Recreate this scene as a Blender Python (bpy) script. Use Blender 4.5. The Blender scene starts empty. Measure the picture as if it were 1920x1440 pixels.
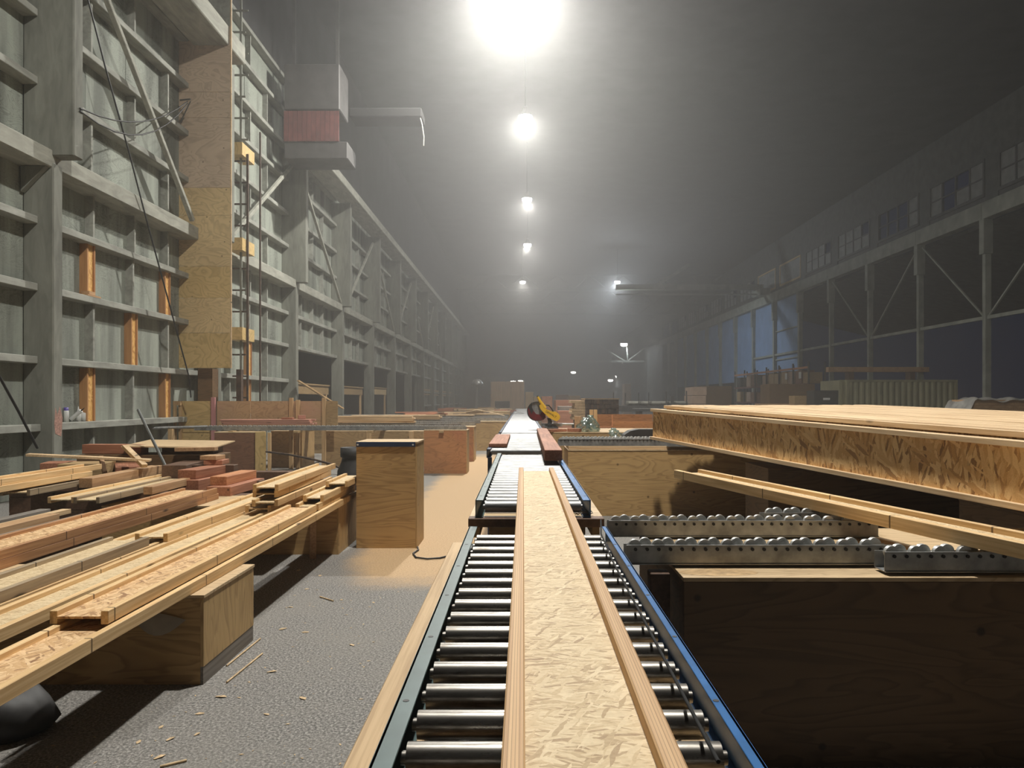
import bpy, math, random
from mathutils import Matrix, Vector
random.seed(7)
C = bpy.context.scene.collection
scn = bpy.context.scene
PI = math.pi
# ------------------------------------------------------------------ camera, world, lamps, exposure
CAMZ, F, VX, VY = 1.6, 1440.0, 979.0, 750.0          # focal length and vanishing point in pixels of the 1920x1440 frame
cd = bpy.data.cameras.new('camera'); cam = bpy.data.objects.new('camera', cd); C.objects.link(cam)
cam.location = (0, 0, CAMZ); cam.rotation_euler = (PI/2, 0, 0)
cd.sensor_fit = 'HORIZONTAL'; cd.sensor_width = 36; cd.lens = 36*F/1920
cd.shift_x = (960-VX)/1920; cd.shift_y = (VY-720)/1920
cd.clip_start = 0.05; cd.clip_end = 600
scn.camera = cam
w = bpy.data.worlds.new('dusk'); scn.world = w; w.use_nodes = True
w.node_tree.nodes['Background'].inputs[0].default_value = (0.22, 0.32, 0.75, 1)
w.node_tree.nodes['Background'].inputs[1].default_value = 0.030
scn.view_settings.view_transform = 'Standard'; scn.view_settings.look = 'None'
scn.view_settings.gamma = 1; scn.view_settings.exposure = -0.36; scn.view_settings.use_curve_mapping = False
scn.cycles.max_bounces = 5; scn.cycles.diffuse_bounces = 3; scn.cycles.glossy_bounces = 3
scn.cycles.volume_bounces = 1; scn.cycles.transmission_bounces = 2; scn.cycles.transparent_max_bounces = 6
scn.cycles.use_denoising = True; scn.cycles.caustics_reflective = False; scn.cycles.caustics_refractive = False
scn.cycles.sample_clamp_indirect = 3.0
HAZE_G = 0.68
HAZES = {'haze': (0.0024, 0.0020), 'haze_far': (0.0060, 0.0075)}      # scatter, absorb
LAMP_W = 3800.0
DOWN = 0.8
SPILL = [1, .3, 1.7, 2.0, 2.2, 2.4]
LAMP_COL = (1.0, 0.97, 0.90)
# high-bay lamps over the aisle: (x, y, z, power factor)
LAMPS = [(0.7, 6.4, 13.4, 0.74), (-0.2, 22.6, 14.0, 1.45), (0.14, 32.5, 13.6, 0.34), (0.29, 45.8, 13.6, 0.27),
         (0.41, 59.2, 13.6, 0.24), (0.05, 77.8, 13.6, 0.22)]
SIDE_LAMPS = [(9.65, 77.8, 13.6, 0.8), (19.9, 150, 12.6, 0.6), (13.3, 200, 9.0, 0.3), (23.0, 200, 6.9, 0.25), (25.0, 200, 7.9, 0.25),
              (-0.4, 200, 6.7, 0.12), (-2.4, 200, 6.6, 0.1)]

def W(px, py, Z):                                    # photo pixel at distance Z -> world point
    return Vector(((px-VX)/F*Z, Z, CAMZ-(py-VY)/F*Z))

# ------------------------------------------------------------------ mesh helpers
class MB:
    def __init__(s): s.v=[]; s.f=[]; s.sm=[]; s.M=None
    def add(s, vs, fs, smooth=False):
        n=len(s.v)
        if s.M is not None: vs=[tuple(s.M@Vector(v)) for v in vs]
        s.v+=[tuple(v) for v in vs]
        for f in fs: s.f.append(tuple(i+n for i in f)); s.sm.append(smooth)
        return s
    def box(s, x0,x1,y0,y1,z0,z1,c=0.0):
        if c<=0:
            vs=[(x,y,z) for x in (x0,x1) for y in (y0,y1) for z in (z0,z1)]
            return s.add(vs,[(0,1,3,2),(4,6,7,5),(0,4,5,1),(2,3,7,6),(0,2,6,4),(1,5,7,3)])
        vs=[];idx={}
        X=(x0,x1);Y=(y0,y1);Zz=(z0,z1)
        for a in (0,1):
            for b in (0,1):
                for d in (0,1):
                    sx=c if a==0 else -c; sy=c if b==0 else -c; sz=c if d==0 else -c
                    p=(X[a],Y[b],Zz[d])
                    for k in range(3):
                        q=[p[0]+sx,p[1]+sy,p[2]+sz]; q[k]=p[k]
                        idx[(a,b,d,k)]=len(vs); vs.append(tuple(q))
        fs=[]
        I=lambda a,b,d,k: idx[(a,b,d,k)]
        for a in (0,1):
            q=[I(a,0,0,0),I(a,0,1,0),I(a,1,1,0),I(a,1,0,0)]; fs.append(q if a==0 else q[::-1])
        for b in (0,1):
            q=[I(0,b,0,1),I(1,b,0,1),I(1,b,1,1),I(0,b,1,1)]; fs.append(q if b==0 else q[::-1])
        for d in (0,1):
            q=[I(0,0,d,2),I(0,1,d,2),I(1,1,d,2),I(1,0,d,2)]; fs.append(q if d==0 else q[::-1])
        for a in (0,1):
            for b in (0,1): fs.append([I(a,b,0,0),I(a,b,1,0),I(a,b,1,1),I(a,b,0,1)] if (a^b) else [I(a,b,0,0),I(a,b,0,1),I(a,b,1,1),I(a,b,1,0)])
            for d in (0,1): fs.append([I(a,0,d,0),I(a,0,d,2),I(a,1,d,2),I(a,1,d,0)] if (a^d) else [I(a,0,d,0),I(a,1,d,0),I(a,1,d,2),I(a,0,d,2)])
        for b in (0,1):
            for d in (0,1): fs.append([I(0,b,d,1),I(0,b,d,2),I(1,b,d,2),I(1,b,d,1)] if not(b^d) else [I(0,b,d,1),I(1,b,d,1),I(1,b,d,2),I(0,b,d,2)])
        for a in (0,1):
            for b in (0,1):
                for d in (0,1):
                    q=[I(a,b,d,0),I(a,b,d,1),I(a,b,d,2)]; fs.append(q if (a+b+d)%2==0 else q[::-1])
        return s.add(vs,fs)
    def cyl(s,p0,p1,r0,r1=None,n=12,caps=True):
        p0=Vector(p0);p1=Vector(p1); r1=r0 if r1 is None else r1
        d=(p1-p0).normalized(); a=d.orthogonal().normalized(); b=d.cross(a)
        ring=lambda p,r:[tuple(p+a*(r*math.cos(2*PI*i/n))+b*(r*math.sin(2*PI*i/n))) for i in range(n)]
        A=ring(p0,r0);B=ring(p1,r1)
        s.add(A+B,[(i,(i+1)%n,n+(i+1)%n,n+i) for i in range(n)],True)
        if caps:
            if r0>1e-6: s.add(A,[tuple(range(n))[::-1]])
            if r1>1e-6: s.add(B,[tuple(range(n))])
        return s
    def tube(s,pts,r,n=6):
        pts=[Vector(p) for p in pts]; rings=[]
        a=None
        for i,p in enumerate(pts):
            d=(pts[min(i+1,len(pts)-1)]-pts[max(i-1,0)]).normalized()
            a=d.orthogonal().normalized() if a is None else (a-d*a.dot(d)).normalized()
            b=d.cross(a)
            rings+= [tuple(p+a*(r*math.cos(2*PI*k/n))+b*(r*math.sin(2*PI*k/n))) for k in range(n)]
        fs=[]
        for i in range(len(pts)-1):
            for k in range(n): fs.append((i*n+k,i*n+(k+1)%n,(i+1)*n+(k+1)%n,(i+1)*n+k))
        m=(len(pts)-1)*n
        s.add(rings,fs,True)
        s.add(rings[:n],[tuple(range(n))[::-1]]); s.add(rings[m:],[tuple(range(n))])
        return s
    def lathe(s,prof,n=20,o=(0,0,0)):
        vs=[];fs=[]
        for r,z in prof:
            vs+=[(o[0]+r*math.cos(2*PI*i/n),o[1]+r*math.sin(2*PI*i/n),o[2]+z) for i in range(n)]
        for j in range(len(prof)-1):
            for i in range(n): fs.append((j*n+i,j*n+(i+1)%n,(j+1)*n+(i+1)%n,(j+1)*n+i))
        return s.add(vs,fs,True)
    def prism(s,pts,y0,y1):                          # polygon in the XZ plane, extruded along Y
        n=len(pts)
        vs=[(x,y0,z) for x,z in pts]+[(x,y1,z) for x,z in pts]
        return s.add(vs,[tuple(range(n)),tuple(range(n,2*n))[::-1]]+[(i,n+i,n+(i+1)%n,(i+1)%n) for i in range(n)])
    def beam(s,p0,p1,wd,ht,c=0):                     # square bar between two points
        p0=Vector(p0);p1=Vector(p1);d=p1-p0;L=d.length
        q=d.to_track_quat('Y','Z').to_matrix().to_4x4()
        old=s.M; s.M=Matrix.Translation(p0)@q if old is None else old@Matrix.Translation(p0)@q
        s.box(-wd/2,wd/2,0,L,-ht/2,ht/2,c); s.M=old
        return s
    def me(s,name):
        m=bpy.data.meshes.new(name); m.from_pydata(s.v,[],s.f)
        m.polygons.foreach_set('use_smooth',s.sm); m.update()
        return m
B=lambda *a,**k: MB().box(*a,**k)

def obj(name, mb, mat, parent=None, loc=None, rot=None):
    m = mb.me(name) if isinstance(mb, MB) else mb
    if not m.materials: m.materials.append(mat)
    o = bpy.data.objects.new(name, m); C.objects.link(o)
    if parent is not None: o.parent = parent
    if loc is not None: o.location = loc
    if rot is not None: o.rotation_euler = rot
    return o
def tag(o, label, cat, group=None, kind=None):
    o['label']=label; o['category']=cat
    if group: o['group']=group
    if kind: o['kind']=kind
    return o
def thing(name, label, cat, loc=(0,0,0), rotz=0, group=None):
    o=bpy.data.objects.new(name,None); C.objects.link(o); o.location=loc; o.rotation_euler=(0,0,rotz)
    o.empty_display_size=0.1
    return tag(o,label,cat,group)
def struct(name, mb, mat, label, parent=None):
    if mb is None:
        o=bpy.data.objects.new(name,None); C.objects.link(o)
    else: o=obj(name,mb,mat,parent)
    o['kind']='structure'
    if parent is None: o['label']=label
    return o
def stuff(o): o['kind']='stuff'; return o
def dup(root, loc=None, rot=None, label=None):
    r=root.copy(); C.objects.link(r)
    if loc is not None: r.location=loc
    if rot is not None: r.rotation_euler=rot
    if label: r['label']=label
    for ch in list(root.children):
        c=ch.copy(); C.objects.link(c); c.parent=r
        for g in list(ch.children):
            d=g.copy(); C.objects.link(d); d.parent=c
    return r

# ------------------------------------------------------------------ materials
def new_mat(name):
    m=bpy.data.materials.new(name); m.use_nodes=True
    nt=m.node_tree; return m,nt,nt.nodes['Principled BSDF']
def N(nt,t,**k):
    n=nt.nodes.new(t)
    for a,b in k.items(): setattr(n,a,b)
    return n
def ramp(nt,fac,stops):
    r=N(nt,'ShaderNodeValToRGB'); e=r.color_ramp.elements
    while len(e)<len(stops): e.new(0.5)
    for i,(p,c) in enumerate(stops): e[i].position=p; e[i].color=(*c,1) if len(c)==3 else c
    nt.links.new(fac,r.inputs[0]); return r.outputs[0]
def mixc(nt,fac,a,b,mode='MIX'):
    m=N(nt,'ShaderNodeMix',data_type='RGBA',blend_type=mode)
    if isinstance(fac,(int,float)): m.inputs[0].default_value=fac
    else: nt.links.new(fac,m.inputs[0])
    for i,v in ((6,a),(7,b)):
        if isinstance(v,tuple): m.inputs[i].default_value=(*v,1) if len(v)==3 else v
        else: nt.links.new(v,m.inputs[i])
    return m.outputs[2]
def coords(nt,scale,mode='Object',jitter=True,rot=(0,0,0)):
    tc=N(nt,'ShaderNodeTexCoord'); mp=N(nt,'ShaderNodeMapping')
    src=tc.outputs['Object']
    if mode=='World':
        g=N(nt,'ShaderNodeNewGeometry'); src=g.outputs['Position']
    if jitter and mode!='World':
        oi=N(nt,'ShaderNodeObjectInfo'); va=N(nt,'ShaderNodeVectorMath',operation='SCALE')
        va.inputs[0].default_value=(13.7,31.1,7.3); nt.links.new(oi.outputs['Random'],va.inputs['Scale'])
        ad=N(nt,'ShaderNodeVectorMath',operation='ADD'); nt.links.new(src,ad.inputs[0]); nt.links.new(va.outputs[0],ad.inputs[1]); src=ad.outputs[0]
    mp.inputs['Scale'].default_value=scale; mp.inputs['Rotation'].default_value=rot
    nt.links.new(src,mp.inputs[0]); return mp.outputs[0]
def noise(nt,vec,scale=1,detail=4,rough=.55,dist=0):
    n=N(nt,'ShaderNodeTexNoise'); n.inputs['Scale'].default_value=scale; n.inputs['Detail'].default_value=detail
    n.inputs['Roughness'].default_value=rough; n.inputs['Distortion'].default_value=dist
    nt.links.new(vec,n.inputs['Vector']); return n.outputs[0]
def bump(nt,h,bs,strength=.3,dist=.004):
    b=N(nt,'ShaderNodeBump'); b.inputs['Strength'].default_value=strength; b.inputs['Distance'].default_value=dist
    nt.links.new(h,b.inputs['Height']); nt.links.new(b.outputs[0],bs.inputs['Normal'])
def plain(name,col,rough=.5,metal=0.0,var=.15,scale=6,bmp=0):
    m,nt,bs=new_mat(name)
    n=noise(nt,coords(nt,(scale,)*3),1,4)
    d=tuple(c*(1-var*1.6) for c in col); l=tuple(min(1,c*(1+var)) for c in col)
    nt.links.new(ramp(nt,n,[(.3,d),(.7,l)]),bs.inputs['Base Color'])
    bs.inputs['Roughness'].default_value=rough; bs.inputs['Metallic'].default_value=metal
    if bmp: bump(nt,n,bs,bmp)
    return m
def wood(name,dark,light,axis='Y',fine=70,along=1.6,knots=True,rough=.65,marks=False,lam=0):
    """straight-grained lumber, grain along one local axis"""
    m,nt,bs=new_mat(name)
    s={'X':(along,fine,fine),'Y':(fine,along,fine),'Z':(fine,fine,along)}[axis]
    n=noise(nt,coords(nt,s),1,5,.6)
    n2=noise(nt,coords(nt,tuple(v*.09 if v>10 else v*.5 for v in s)),1,2)
    col=ramp(nt,n,[(.40,dark),(.5,tuple((a+b)/2 for a,b in zip(dark,light))),(.60,light)])
    col=mixc(nt,.45,col,ramp(nt,n2,[(.3,tuple(c*.8 for c in dark)),(.7,tuple(min(1,c*1.1) for c in light))]))
    if lam:                                           # glue lines between the veneers, lam per metre across
        sp=N(nt,'ShaderNodeSeparateXYZ'); nt.links.new(coords(nt,(1,1,1),jitter=False),sp.inputs[0])
        def mt(op,x,y):
            q=N(nt,'ShaderNodeMath',operation=op); nt.links.new(x,q.inputs[0])
            if isinstance(y,(int,float)): q.inputs[1].default_value=y
            else: nt.links.new(y,q.inputs[1])
            return q.outputs[0]
        wob=mt('MULTIPLY',noise(nt,coords(nt,(4,1.2,4)),1,2),.9)
        fr=mt('FRACT',mt('ADD',mt('MULTIPLY',sp.outputs[0],lam),wob),0)
        gl=ramp(nt,fr,[(.0,(.75,.75,.75)),(.16,(.1,.1,.1)),(.8,(0,0,0)),(1,(.75,.75,.75))])
        col=mixc(nt,gl,col,tuple(c*.55 for c in dark))
    if knots:
        ks={'X':(1.4,5,5),'Y':(5,1.4,5),'Z':(5,5,1.4)}[axis]
        v=N(nt,'ShaderNodeTexVoronoi'); v.inputs['Scale'].default_value=1; nt.links.new(coords(nt,ks),v.inputs['Vector'])
        k=ramp(nt,v.outputs['Distance'],[(.05,(1,1,1)),(.11,(0,0,0))])
        col=mixc(nt,k,col,tuple(c*.25 for c in dark))
    if marks:                                         # scarf joints of the laminations
        sp=N(nt,'ShaderNodeSeparateXYZ'); nt.links.new(coords(nt,(1,1,1)),sp.inputs[0])
        def mth(op,x,y):
            q=N(nt,'ShaderNodeMath',operation=op); nt.links.new(x,q.inputs[0]); q.inputs[1].default_value=y; return q.outputs[0]
        ln=mth('LESS_THAN',mth('FRACT',mth('MULTIPLY',sp.outputs[{'X':0,'Y':1,'Z':2}[axis]],.83),0),.009)
        col=mixc(nt,ln,col,tuple(c*.3 for c in dark))
    nt.links.new(col,bs.inputs['Base Color']); bs.inputs['Roughness'].default_value=rough
    bump(nt,n,bs,.25,.002); return m
def plywood(name,dark,light,mapping=(1,1,1),rough=.6,stain=None,world=False):
    """rotary-cut veneer: contour-like cathedral grain, small plugs"""
    m,nt,bs=new_mat(name)
    v=coords(nt,mapping,'World' if world else 'Object')
    base=noise(nt,v,1.3,3,.5,.6)
    mu=N(nt,'ShaderNodeMath',operation='MULTIPLY'); mu.inputs[1].default_value=16; nt.links.new(base,mu.inputs[0])
    si=N(nt,'ShaderNodeMath',operation='FRACT'); nt.links.new(mu.outputs[0],si.inputs[0])
    n2=noise(nt,v,14,4,.6)
    mid=tuple(a*.35+b*.65 for a,b in zip(dark,light))
    col=ramp(nt,si.outputs[0],[(0,light),(.5,mid),(.85,tuple(c*.7 for c in dark)),(1,light)])
    col=mixc(nt,.34,col,ramp(nt,n2,[(.3,mid),(.7,light)]))
    col=mixc(nt,.35,col,ramp(nt,noise(nt,coords(nt,(.8,.8,.8),'World' if world else 'Object'),1,3),[(.3,tuple(c*.72 for c in dark)),(.7,light)]))
    vo=N(nt,'ShaderNodeTexVoronoi'); vo.inputs['Scale'].default_value=3.6; nt.links.new(coords(nt,(1,1,1),'World' if world else 'Object'),vo.inputs['Vector'])
    col=mixc(nt,ramp(nt,vo.outputs['Distance'],[(.05,(.9,.9,.9)),(.085,(0,0,0))]),col,tuple(c*.4 for c in dark))
    if stain: col=mixc(nt,ramp(nt,noise(nt,coords(nt,(.9,.9,.9),'World'),1,4),[(.5,(0,0,0)),(.75,(1,1,1))]),col,stain)
    nt.links.new(col,bs.inputs['Base Color']); bs.inputs['Roughness'].default_value=rough
    bump(nt,n2,bs,.12,.002); return m
def osb(name,dark,mid,light,sc,axis='Z',tilt=0.0,rough=.65):
    """pressed strands: three crossed layers of elongated cells; axis is the normal of the board face"""
    m,nt,bs=new_mat(name)
    base=coords(nt,(1,1,1))
    wn=N(nt,'ShaderNodeTexNoise'); wn.inputs['Scale'].default_value=22; wn.inputs['Detail'].default_value=2; nt.links.new(base,wn.inputs['Vector'])
    wv=N(nt,'ShaderNodeVectorMath',operation='SCALE'); wv.inputs['Scale'].default_value=.020; nt.links.new(wn.outputs['Color'],wv.inputs[0])
    wa=N(nt,'ShaderNodeVectorMath',operation='ADD'); nt.links.new(base,wa.inputs[0]); nt.links.new(wv.outputs[0],wa.inputs[1])
    def layer(ang,k,off):
        mp=N(nt,'ShaderNodeMapping',vector_type='TEXTURE'); mp.inputs['Location'].default_value=(off,off*1.7,off*.6)
        mp.inputs['Scale'].default_value=tuple(1/(s*k) for s in sc)
        mp.inputs['Rotation'].default_value=(0,0,ang) if axis=='Z' else (ang,0,0)
        nt.links.new(wa.outputs[0],mp.inputs[0])
        v=N(nt,'ShaderNodeTexVoronoi'); v.inputs['Scale'].default_value=1; nt.links.new(mp.outputs[0],v.inputs['Vector'])
        sp=N(nt,'ShaderNodeSeparateColor'); nt.links.new(v.outputs['Color'],sp.inputs[0]); return sp.outputs,v.outputs['Distance']
    (A,da),(B_,db),(C_,dc)=layer(.22+tilt,1,0),layer(-.38+tilt,1.25,3.3),layer(1.15+tilt,.9,7.9)
    q=[(0,dark),(.3,mid),(.75,light),(1,mid)]
    ca=ramp(nt,A[0],q); cb=ramp(nt,B_[0],q); cc=ramp(nt,C_[0],[(0,mid),(.4,light),(.8,mid),(1,dark)])
    st=lambda s,p: ramp(nt,s,[(p-.02,(0,0,0)),(p+.02,(1,1,1))])
    col=mixc(nt,st(A[1],.45),ca,cb); col=mixc(nt,st(C_[1],.74),col,cc)
    fb=noise(nt,base,130,3,.6)
    col=mixc(nt,.2,col,mixc(nt,ramp(nt,fb,[(.35,(0,0,0)),(.65,(1,1,1))]),tuple(x*.75 for x in mid),light))
    nt.links.new(col,bs.inputs['Base Color']); bs.inputs['Roughness'].default_value=rough
    bump(nt,da,bs,.25,.0015); return m

M={}
M['lvl_pale']=wood('lvl_pale',(.58,.35,.145),(.88,.63,.335),marks=True)
M['lvl_fresh']=wood('lvl_fresh',(.42,.22,.09),(.76,.51,.27),fine=150,along=.45,lam=190)
M['lvl_brown']=wood('lvl_brown',(.30,.135,.055),(.52,.28,.125),marks=True)
M['lvl_red']=wood('lvl_red',(.56,.36,.19),(.86,.66,.42),fine=50)
M['sleeper_tan']=wood('sleeper_tan',(.42,.27,.13),(.63,.44,.24))
M['lvl_grey']=wood('lvl_grey',(.22,.16,.10),(.42,.32,.20),marks=True)
M['timber_red']=wood('timber_red',(.27,.095,.048),(.47,.21,.12),fine=45)
M['timber_orange']=wood('timber_orange',(.40,.15,.06),(.66,.31,.15),fine=45)
M['timber_tan']=wood('timber_tan',(.38,.21,.10),(.58,.37,.20),fine=45)
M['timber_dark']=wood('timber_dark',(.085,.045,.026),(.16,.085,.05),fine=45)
M['board_pale']=wood('board_pale',(.52,.34,.17),(.78,.58,.36),fine=60)
M['board_grey']=wood('board_grey',(.14,.12,.10),(.27,.24,.21),fine=60)
M['board_pink']=wood('board_pink',(.42,.19,.13),(.58,.30,.22),fine=60,axis='X')
M['board_pale_x']=wood('board_pale_x',(.50,.33,.17),(.76,.57,.36),fine=60,axis='X')
M['timber_red_x']=wood('timber_red_x',(.27,.095,.048),(.47,.21,.12),fine=45,axis='X')
M['post_wood']=wood('post_wood',(.45,.27,.12),(.68,.47,.25),axis='Z',fine=60)
M['post_pink']=wood('post_pink',(.5,.2,.2),(.66,.33,.33),axis='Z',fine=60)
M['osb_fresh']=osb('osb_fresh',(.33,.20,.09),(.60,.44,.24),(.80,.65,.42),(24,150,20))
M['osb']=osb('osb',(.20,.08,.03),(.58,.34,.15),(.86,.62,.36),(15,75,20),tilt=1.2)
M['osb_wall']=osb('osb_wall',(.20,.075,.02),(.64,.34,.12),(.95,.68,.34),(20,38,7),axis='X')
M['ply']=plywood('ply',(.36,.20,.068),(.63,.41,.175),(.55,.55,3.2))
M['ply_v']=plywood('ply_v',(.36,.20,.07),(.62,.42,.19),(3.0,3.0,.55))
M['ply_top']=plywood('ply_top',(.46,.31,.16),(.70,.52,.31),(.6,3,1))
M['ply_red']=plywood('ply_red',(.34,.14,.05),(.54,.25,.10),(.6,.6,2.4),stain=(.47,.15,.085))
M['ply_brown']=plywood('ply_brown',(.17,.075,.04),(.27,.13,.072),(.6,.6,2.4))
M['ply_dull']=plywood('ply_dull',(.30,.185,.08),(.50,.34,.165),(.6,.6,2.6))
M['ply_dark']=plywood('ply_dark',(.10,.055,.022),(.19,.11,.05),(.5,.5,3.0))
M['ply_yellow']=plywood('ply_yellow',(.52,.34,.12),(.72,.52,.23),(.8,.8,.8))
M['ply_tower']=plywood('ply_tower',(.56,.39,.18),(.78,.58,.30),(.7,.7,1.2))
M['ply_tower_top']=plywood('ply_tower_top',(.48,.35,.24),(.66,.51,.37),(.7,.7,1.2))
M['ply_pink']=plywood('ply_pink',(.42,.26,.13),(.60,.41,.22),(.8,.8,2.0),stain=(.54,.33,.21))
M['orange_osb']=osb('orange_osb',(.45,.20,.05),(.68,.36,.10),(.85,.54,.2),(20,30,12),axis='X')
M['lvl_orange']=wood('lvl_orange',(.36,.16,.06),(.52,.27,.11),axis='Z',fine=70,knots=False)
M['teal']=plain('teal',(.085,.135,.135),.42,.0,.12,9)
M['blue']=plain('blue',(.035,.16,.42),.33,.1,.15,9)
M['navy']=plain('navy',(.018,.04,.10),.35,.1,.15,9)
M['galv']=plain('galv',(.38,.385,.38),.4,.6,.22,14)
M['galv_dull']=plain('galv_dull',(.24,.235,.21),.5,.6,.2,8)
M['wheel']=plain('wheel',(.66,.66,.64),.35,.5,.1,30)
M['black']=plain('black',(.014,.014,.015),.5,0,.2,20)
M['rubber']=plain('rubber',(.012,.012,.012),.9,0,.1,20)
M['charcoal']=plain('charcoal',(.035,.034,.034),.6,0,.3,5)
M['yellow']=plain('yellow',(.78,.47,.04),.35,0,.06,12)
M['guard_red']=plain('guard_red',(.16,.02,.022),.35,0,.2,10)
M['white']=plain('white',(.72,.72,.70),.5,0,.06,10)
M['purple']=plain('purple',(.11,.08,.34),.4,0,.08,10)
M['paper']=plain('paper',(.38,.34,.28),.8,0,.12,9)
M['crane_red']=plain('crane_red',(.15,.045,.04),.5,0,.2,3)
M['crane_dark']=plain('crane_dark',(.07,.066,.064),.6,0,.2,3)
M['container']=plain('container',(.42,.40,.24),.5,0,.15,1.2)
M['panel_blue']=plain('panel_blue',(.24,.38,.62),.5,0,.12,.7)
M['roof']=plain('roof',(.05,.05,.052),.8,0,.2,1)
M['steel_dark']=plain('steel_dark',(.12,.125,.12),.6,.2,.2,2)
M['right_steel']=plain('right_steel',(.36,.38,.33),.6,0,.22,1.3)
M['pane_grey']=plain('pane_grey',(.30,.31,.31),.5,0,.2,2)
M['paint_pink']=plain('paint_pink',(.42,.24,.19),.7,0,.3,30)
M['concrete']=plain('concrete',(.20,.21,.185),.85,0,.2,2,.2)
M['tarp']=plain('tarp',(.30,.29,.27),.45,0,.35,3,.3)
M['rust']=plain('rust',(.085,.055,.04),.8,0,.35,9,.3)
M['carton']=plain('carton',(.45,.32,.24),.8,0,.12,4)
M['tan_metal']=plain('tan_metal',(.46,.31,.19),.6,0,.15,1)
M['chip']=plain('chip',(.62,.45,.26),.8,0,.25,30)
M['dust']=plain('dust',(.56,.38,.20),.9,0,.2,40,.4)

# polished, scuffed conveyor steel
m,nt,bs=new_mat('roller_steel'); M['roller']=m
n=noise(nt,coords(nt,(9,60,60)),1,5,.65)
nt.links.new(ramp(nt,n,[(.35,(.11,.098,.085)),(.6,(.30,.285,.26))]),bs.inputs['Base Color'])
nt.links.new(ramp(nt,n,[(.3,(.42,.42,.42)),(.7,(.24,.24,.24))]),bs.inputs['Roughness']); bs.inputs['Metallic'].default_value=.92
m,nt,bs=new_mat('roller_bright'); M['roller_bright']=m
n=noise(nt,coords(nt,(9,60,60)),1,5,.65)
nt.links.new(ramp(nt,n,[(.3,(.15,.15,.15)),(.65,(.28,.285,.29))]),bs.inputs['Base Color'])
bs.inputs['Roughness'].default_value=.5; bs.inputs['Metallic'].default_value=.85
# grey weathered wall timber and sheathing (streaks run down, in world space)
def grey(name,dark,light,grain=(2.2,2.2,9),streak=.5):
    m,nt,bs=new_mat(name)
    a=noise(nt,coords(nt,grain,'World'),1.2,5,.6,.8)
    s=noise(nt,coords(nt,(1.6,1.6,.16),'World'),1,4,.6)
    col=mixc(nt,streak,ramp(nt,a,[(.3,dark),(.7,light)]),ramp(nt,s,[(.38,tuple(c*.5 for c in dark)),(.6,light)]))
    nt.links.new(col,bs.inputs['Base Color']); bs.inputs['Roughness'].default_value=.85
    bump(nt,a,bs,.3,.01); return m
M['grey_timber']=grey('grey_timber',(.13,.132,.112),(.27,.275,.235),(5,5,1.2),.35)
M['grey_girt']=grey('grey_girt',(.22,.223,.195),(.42,.425,.38),(5,1.2,5),.2)
M['grey_beam']=grey('grey_beam',(.23,.23,.195),(.44,.44,.38),(5,1.2,5),.15)
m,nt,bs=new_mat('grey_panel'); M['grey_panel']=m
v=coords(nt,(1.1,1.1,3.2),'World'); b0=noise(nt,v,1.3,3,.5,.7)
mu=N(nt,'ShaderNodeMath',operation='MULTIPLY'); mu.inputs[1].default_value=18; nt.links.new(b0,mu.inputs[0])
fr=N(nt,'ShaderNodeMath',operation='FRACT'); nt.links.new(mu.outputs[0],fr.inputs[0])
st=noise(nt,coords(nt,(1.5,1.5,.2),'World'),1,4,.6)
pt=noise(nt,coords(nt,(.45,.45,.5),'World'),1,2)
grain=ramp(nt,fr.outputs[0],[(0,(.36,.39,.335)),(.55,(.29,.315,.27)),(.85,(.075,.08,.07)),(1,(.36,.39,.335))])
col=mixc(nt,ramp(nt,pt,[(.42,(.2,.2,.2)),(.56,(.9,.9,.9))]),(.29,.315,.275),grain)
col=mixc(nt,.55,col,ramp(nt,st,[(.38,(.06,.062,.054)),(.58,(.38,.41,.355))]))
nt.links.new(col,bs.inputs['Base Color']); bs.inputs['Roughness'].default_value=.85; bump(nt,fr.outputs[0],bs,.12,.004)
# floor: speckled asphalt with drifts of tan sawdust in the aisle left of the conveyor
m,nt,bs=new_mat('floor_asphalt'); M['floor']=m
sp=noise(nt,coords(nt,(1,1,1),'World'),70,4,.8)
bl=noise(nt,coords(nt,(1,1,1),'World'),1.1,5,.65)
base=ramp(nt,sp,[(.38,(.045,.043,.04)),(.5,(.17,.162,.152)),(.62,(.42,.40,.37))])
base=mixc(nt,ramp(nt,bl,[(.4,(.0,.0,.0)),(.7,(.6,.6,.6))]),base,(.23,.215,.19))
g=N(nt,'ShaderNodeNewGeometry'); sx=N(nt,'ShaderNodeSeparateXYZ'); nt.links.new(g.outputs['Position'],sx.inputs[0])
def mr(src,a,b,c,d):
    n=N(nt,'ShaderNodeMapRange'); n.interpolation_type='SMOOTHSTEP'
    for i,vv in zip((1,2,3,4),(a,b,c,d)): n.inputs[i].default_value=vv
    nt.links.new(src,n.inputs[0]); return n.outputs[0]
def mul(a,b,op='MULTIPLY'):
    n=N(nt,'ShaderNodeMath',operation=op)
    for i,vv in enumerate((a,b)):
        if isinstance(vv,(int,float)): n.inputs[i].default_value=vv
        else: nt.links.new(vv,n.inputs[i])
    return n.outputs[0]
mask=mul(mr(sx.outputs[0],-2.4,-1.2,0,1),mr(sx.outputs[1],4.8,8.0,0,1))
mask=mul(mask,mr(sx.outputs[1],19,27,1,0))
mask=mul(mask,mr(sx.outputs[0],-.40,-.27,1,0))  # no sawdust below the conveyors: their shade is put into the floor colour
nb=noise(nt,coords(nt,(1,1,1),'World'),2.3,6,.7)
mask=mul(mul(mask,mul(nb,1.1,'ADD')),1.0)
mask2=mr(mask,.72,1.35,0,.92)
dust=ramp(nt,noise(nt,coords(nt,(1,1,1),'World'),60,4,.7),[(.3,(.40,.25,.12)),(.7,(.66,.46,.26))])
nt.links.new(mixc(nt,mask2,base,dust),bs.inputs['Base Color']); bs.inputs['Roughness'].default_value=.8
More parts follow.
